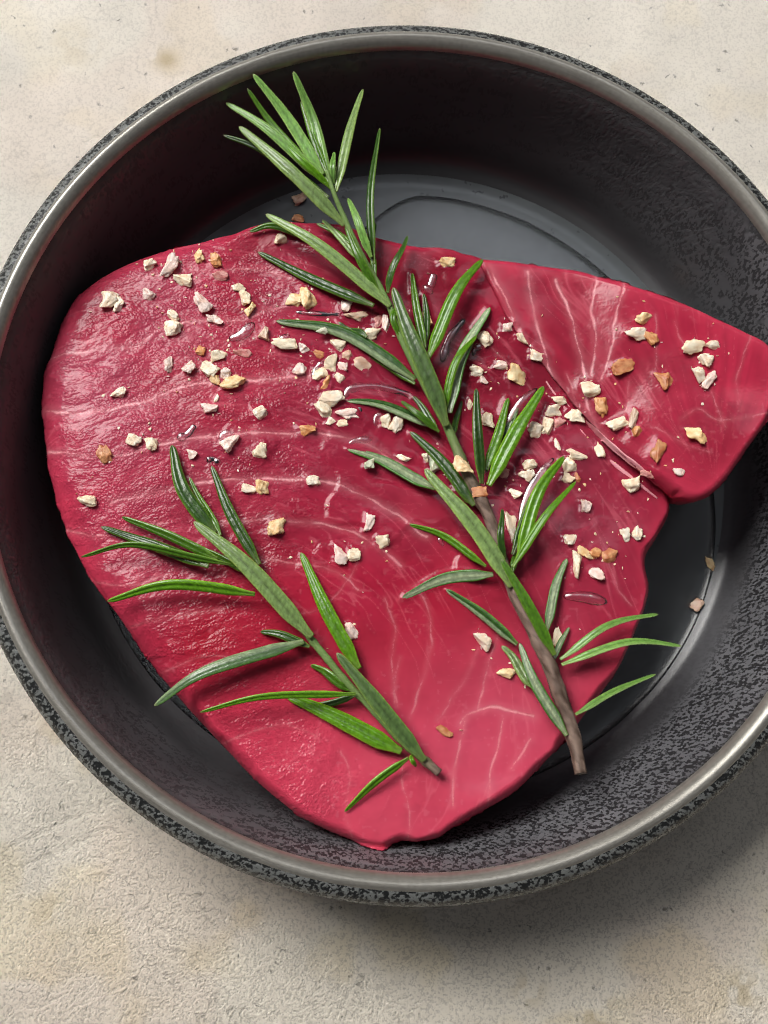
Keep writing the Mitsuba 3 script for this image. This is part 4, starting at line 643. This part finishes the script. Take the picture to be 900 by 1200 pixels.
labels['tuna_steak__side_muscle'] = {'label': 'brighter pink lobe of the steak on the right, with fanning pale lines'}
def band(pts, w, seed):                        # pale connective tissue lying along the seam
    c = spline(np.array(pts) * 1e-3, 60); tan = np.gradient(c, axis=0); tan /= np.linalg.norm(tan, axis=1)[:, None]
    side = np.stack([tan[:, 1], -tan[:, 0]], 1); t = np.linspace(0, 1, 60); w = w * (.35 + .65 * sm(0, .3, t)) * (1 - .5 * sm(.85, 1, t)) * (.8 + .4 * meshkit.noise(np.stack([t * 9, t * 0, t * 0 + seed], -1)))
    u = np.cos(np.linspace(np.pi, 0, 9)); p = c[:, None] + side[:, None] * (w[:, None] * u)[..., None]; flat = p.reshape(-1, 2)
    z = np.maximum(steak_z(flat[:, 0], flat[:, 1]), rest_z(c[:, 0], c[:, 1]).repeat(9) - .0012) + .0006 * np.tile(np.sqrt(np.maximum(1 - u ** 2, 0)), 60) - .0002
    i, j = np.meshgrid(np.arange(59), np.arange(8), indexing='ij'); a = (i * 9 + j).ravel(); f = np.vstack([np.stack([a, a + 1, a + 10], 1), np.stack([a, a + 10, a + 9], 1)])
    k = meshkit.fbm(np.stack([np.tile(u * 2, 60), np.repeat(t * 6, 9), 0 * z], -1), 3, seed)[:, None]; col = np.array([.60, .16, .22]) * (1 - k) + np.array([.86, .46, .48]) * k
    return trimesh.Trimesh(np.c_[flat, z], f, process=False), col
for q, (pts, w) in enumerate(SEAM):
    m, c = band(pts, w * 1e-3, 20 + q); put('tuna_steak__connective_tissue', m, 'tendon', True, c)

# ---------------------------------------------------------------- beads of oil along the needles
def bead(pts, r):
    c = spline(np.array(pts) * 1e-3, 40); t = np.linspace(0, 1, 40); ring = 14; a = np.arange(ring) * 2 * np.pi / ring
    tan = np.gradient(c, axis=0); tan /= np.linalg.norm(tan, axis=1)[:, None]; side = np.stack([tan[:, 1], -tan[:, 0]], 1)
    w = 1.35 * r * 1e-3 * np.sqrt(np.clip(1 - (2 * t - 1) ** 4, 1e-4, 1)) * (.7 + .6 * meshkit.noise(np.stack([t * 5, t * 0, t * 0 + r * 50], -1)))
    z = steak_z(c[:, 0], c[:, 1]); z = np.convolve(np.pad(z, 4, mode='edge'), np.ones(9) / 9, 'valid') + .15 * w + .00022
    v = np.concatenate([c[:, None, :2] + side[:, None] * (w[:, None] * np.cos(a))[..., None], (z[:, None] + .46 * w[:, None] * np.sin(a))[..., None]], 2).reshape(-1, 3)
    i, j = np.meshgrid(np.arange(39), np.arange(ring), indexing='ij'); j2 = (j + 1) % ring; f = np.stack([i * ring + j, i * ring + j2, (i + 1) * ring + j2, (i + 1) * ring + j], -1).reshape(-1, 4)
    f = np.vstack([f[:, [0, 1, 2]], f[:, [0, 2, 3]]]); k = len(v); v = np.vstack([v, [[*c[0, :2], z[0]]], [[*c[-1, :2], z[-1]]]]); jj = np.arange(ring); j2 = (jj + 1) % ring
    f = np.vstack([f, np.stack([j2, jj, jj * 0 + k], 1), np.stack([39 * ring + jj, 39 * ring + j2, jj * 0 + k + 1], 1)])
    m = trimesh.Trimesh(v, f, process=False)
    return m if m.volume > 0 else trimesh.Trimesh(v, f[:, ::-1], process=False)
for pts, r, text in BEADS: tag(put('oil_bead', bead(pts, r), 'oil_film', True), text, 'oil bead')

# ---------------------------------------------------------------- liquid standing on the bowl's floor
def pool():
    n = 240; a = np.arange(n) * 2 * np.pi / n; zt = .0074
    r = .0925 - .0075 * sm(-.1, .9, np.cos(a - 1.1)) - .02 * sm(.7, 1, np.cos(a - 2.3)) + .0012 * (meshkit.fbm(np.stack([np.cos(a) * 3, np.sin(a) * 3, 0 * a], -1), 3, 6) - .5)
    prof = [(0, 0.0), (.5, 0.0), (.9, 0.0), (.97, -.00008), (.985, -.0003), (.994, -.0007), (1.0, -.0013), (1.0, -.0019), (.5, -.0019), (0, -.0019)]
    v = np.stack([np.stack([q * r * np.cos(a), q * r * np.sin(a), np.full(n, zt + dz)], 1) for q, dz in prof], 1).reshape(-1, 3)
    k = len(prof); i, j = np.meshgrid(np.arange(n), np.arange(k - 1), indexing='ij'); i2 = (i + 1) % n
    f = np.stack([i * k + j, i * k + j + 1, i2 * k + j + 1, i2 * k + j], -1).reshape(-1, 4)
    return v, f
tag(put('liquid_pool', pool(), 'oil', 40), 'clear marinade standing on the floor of the bowl around the steak', 'marinade')
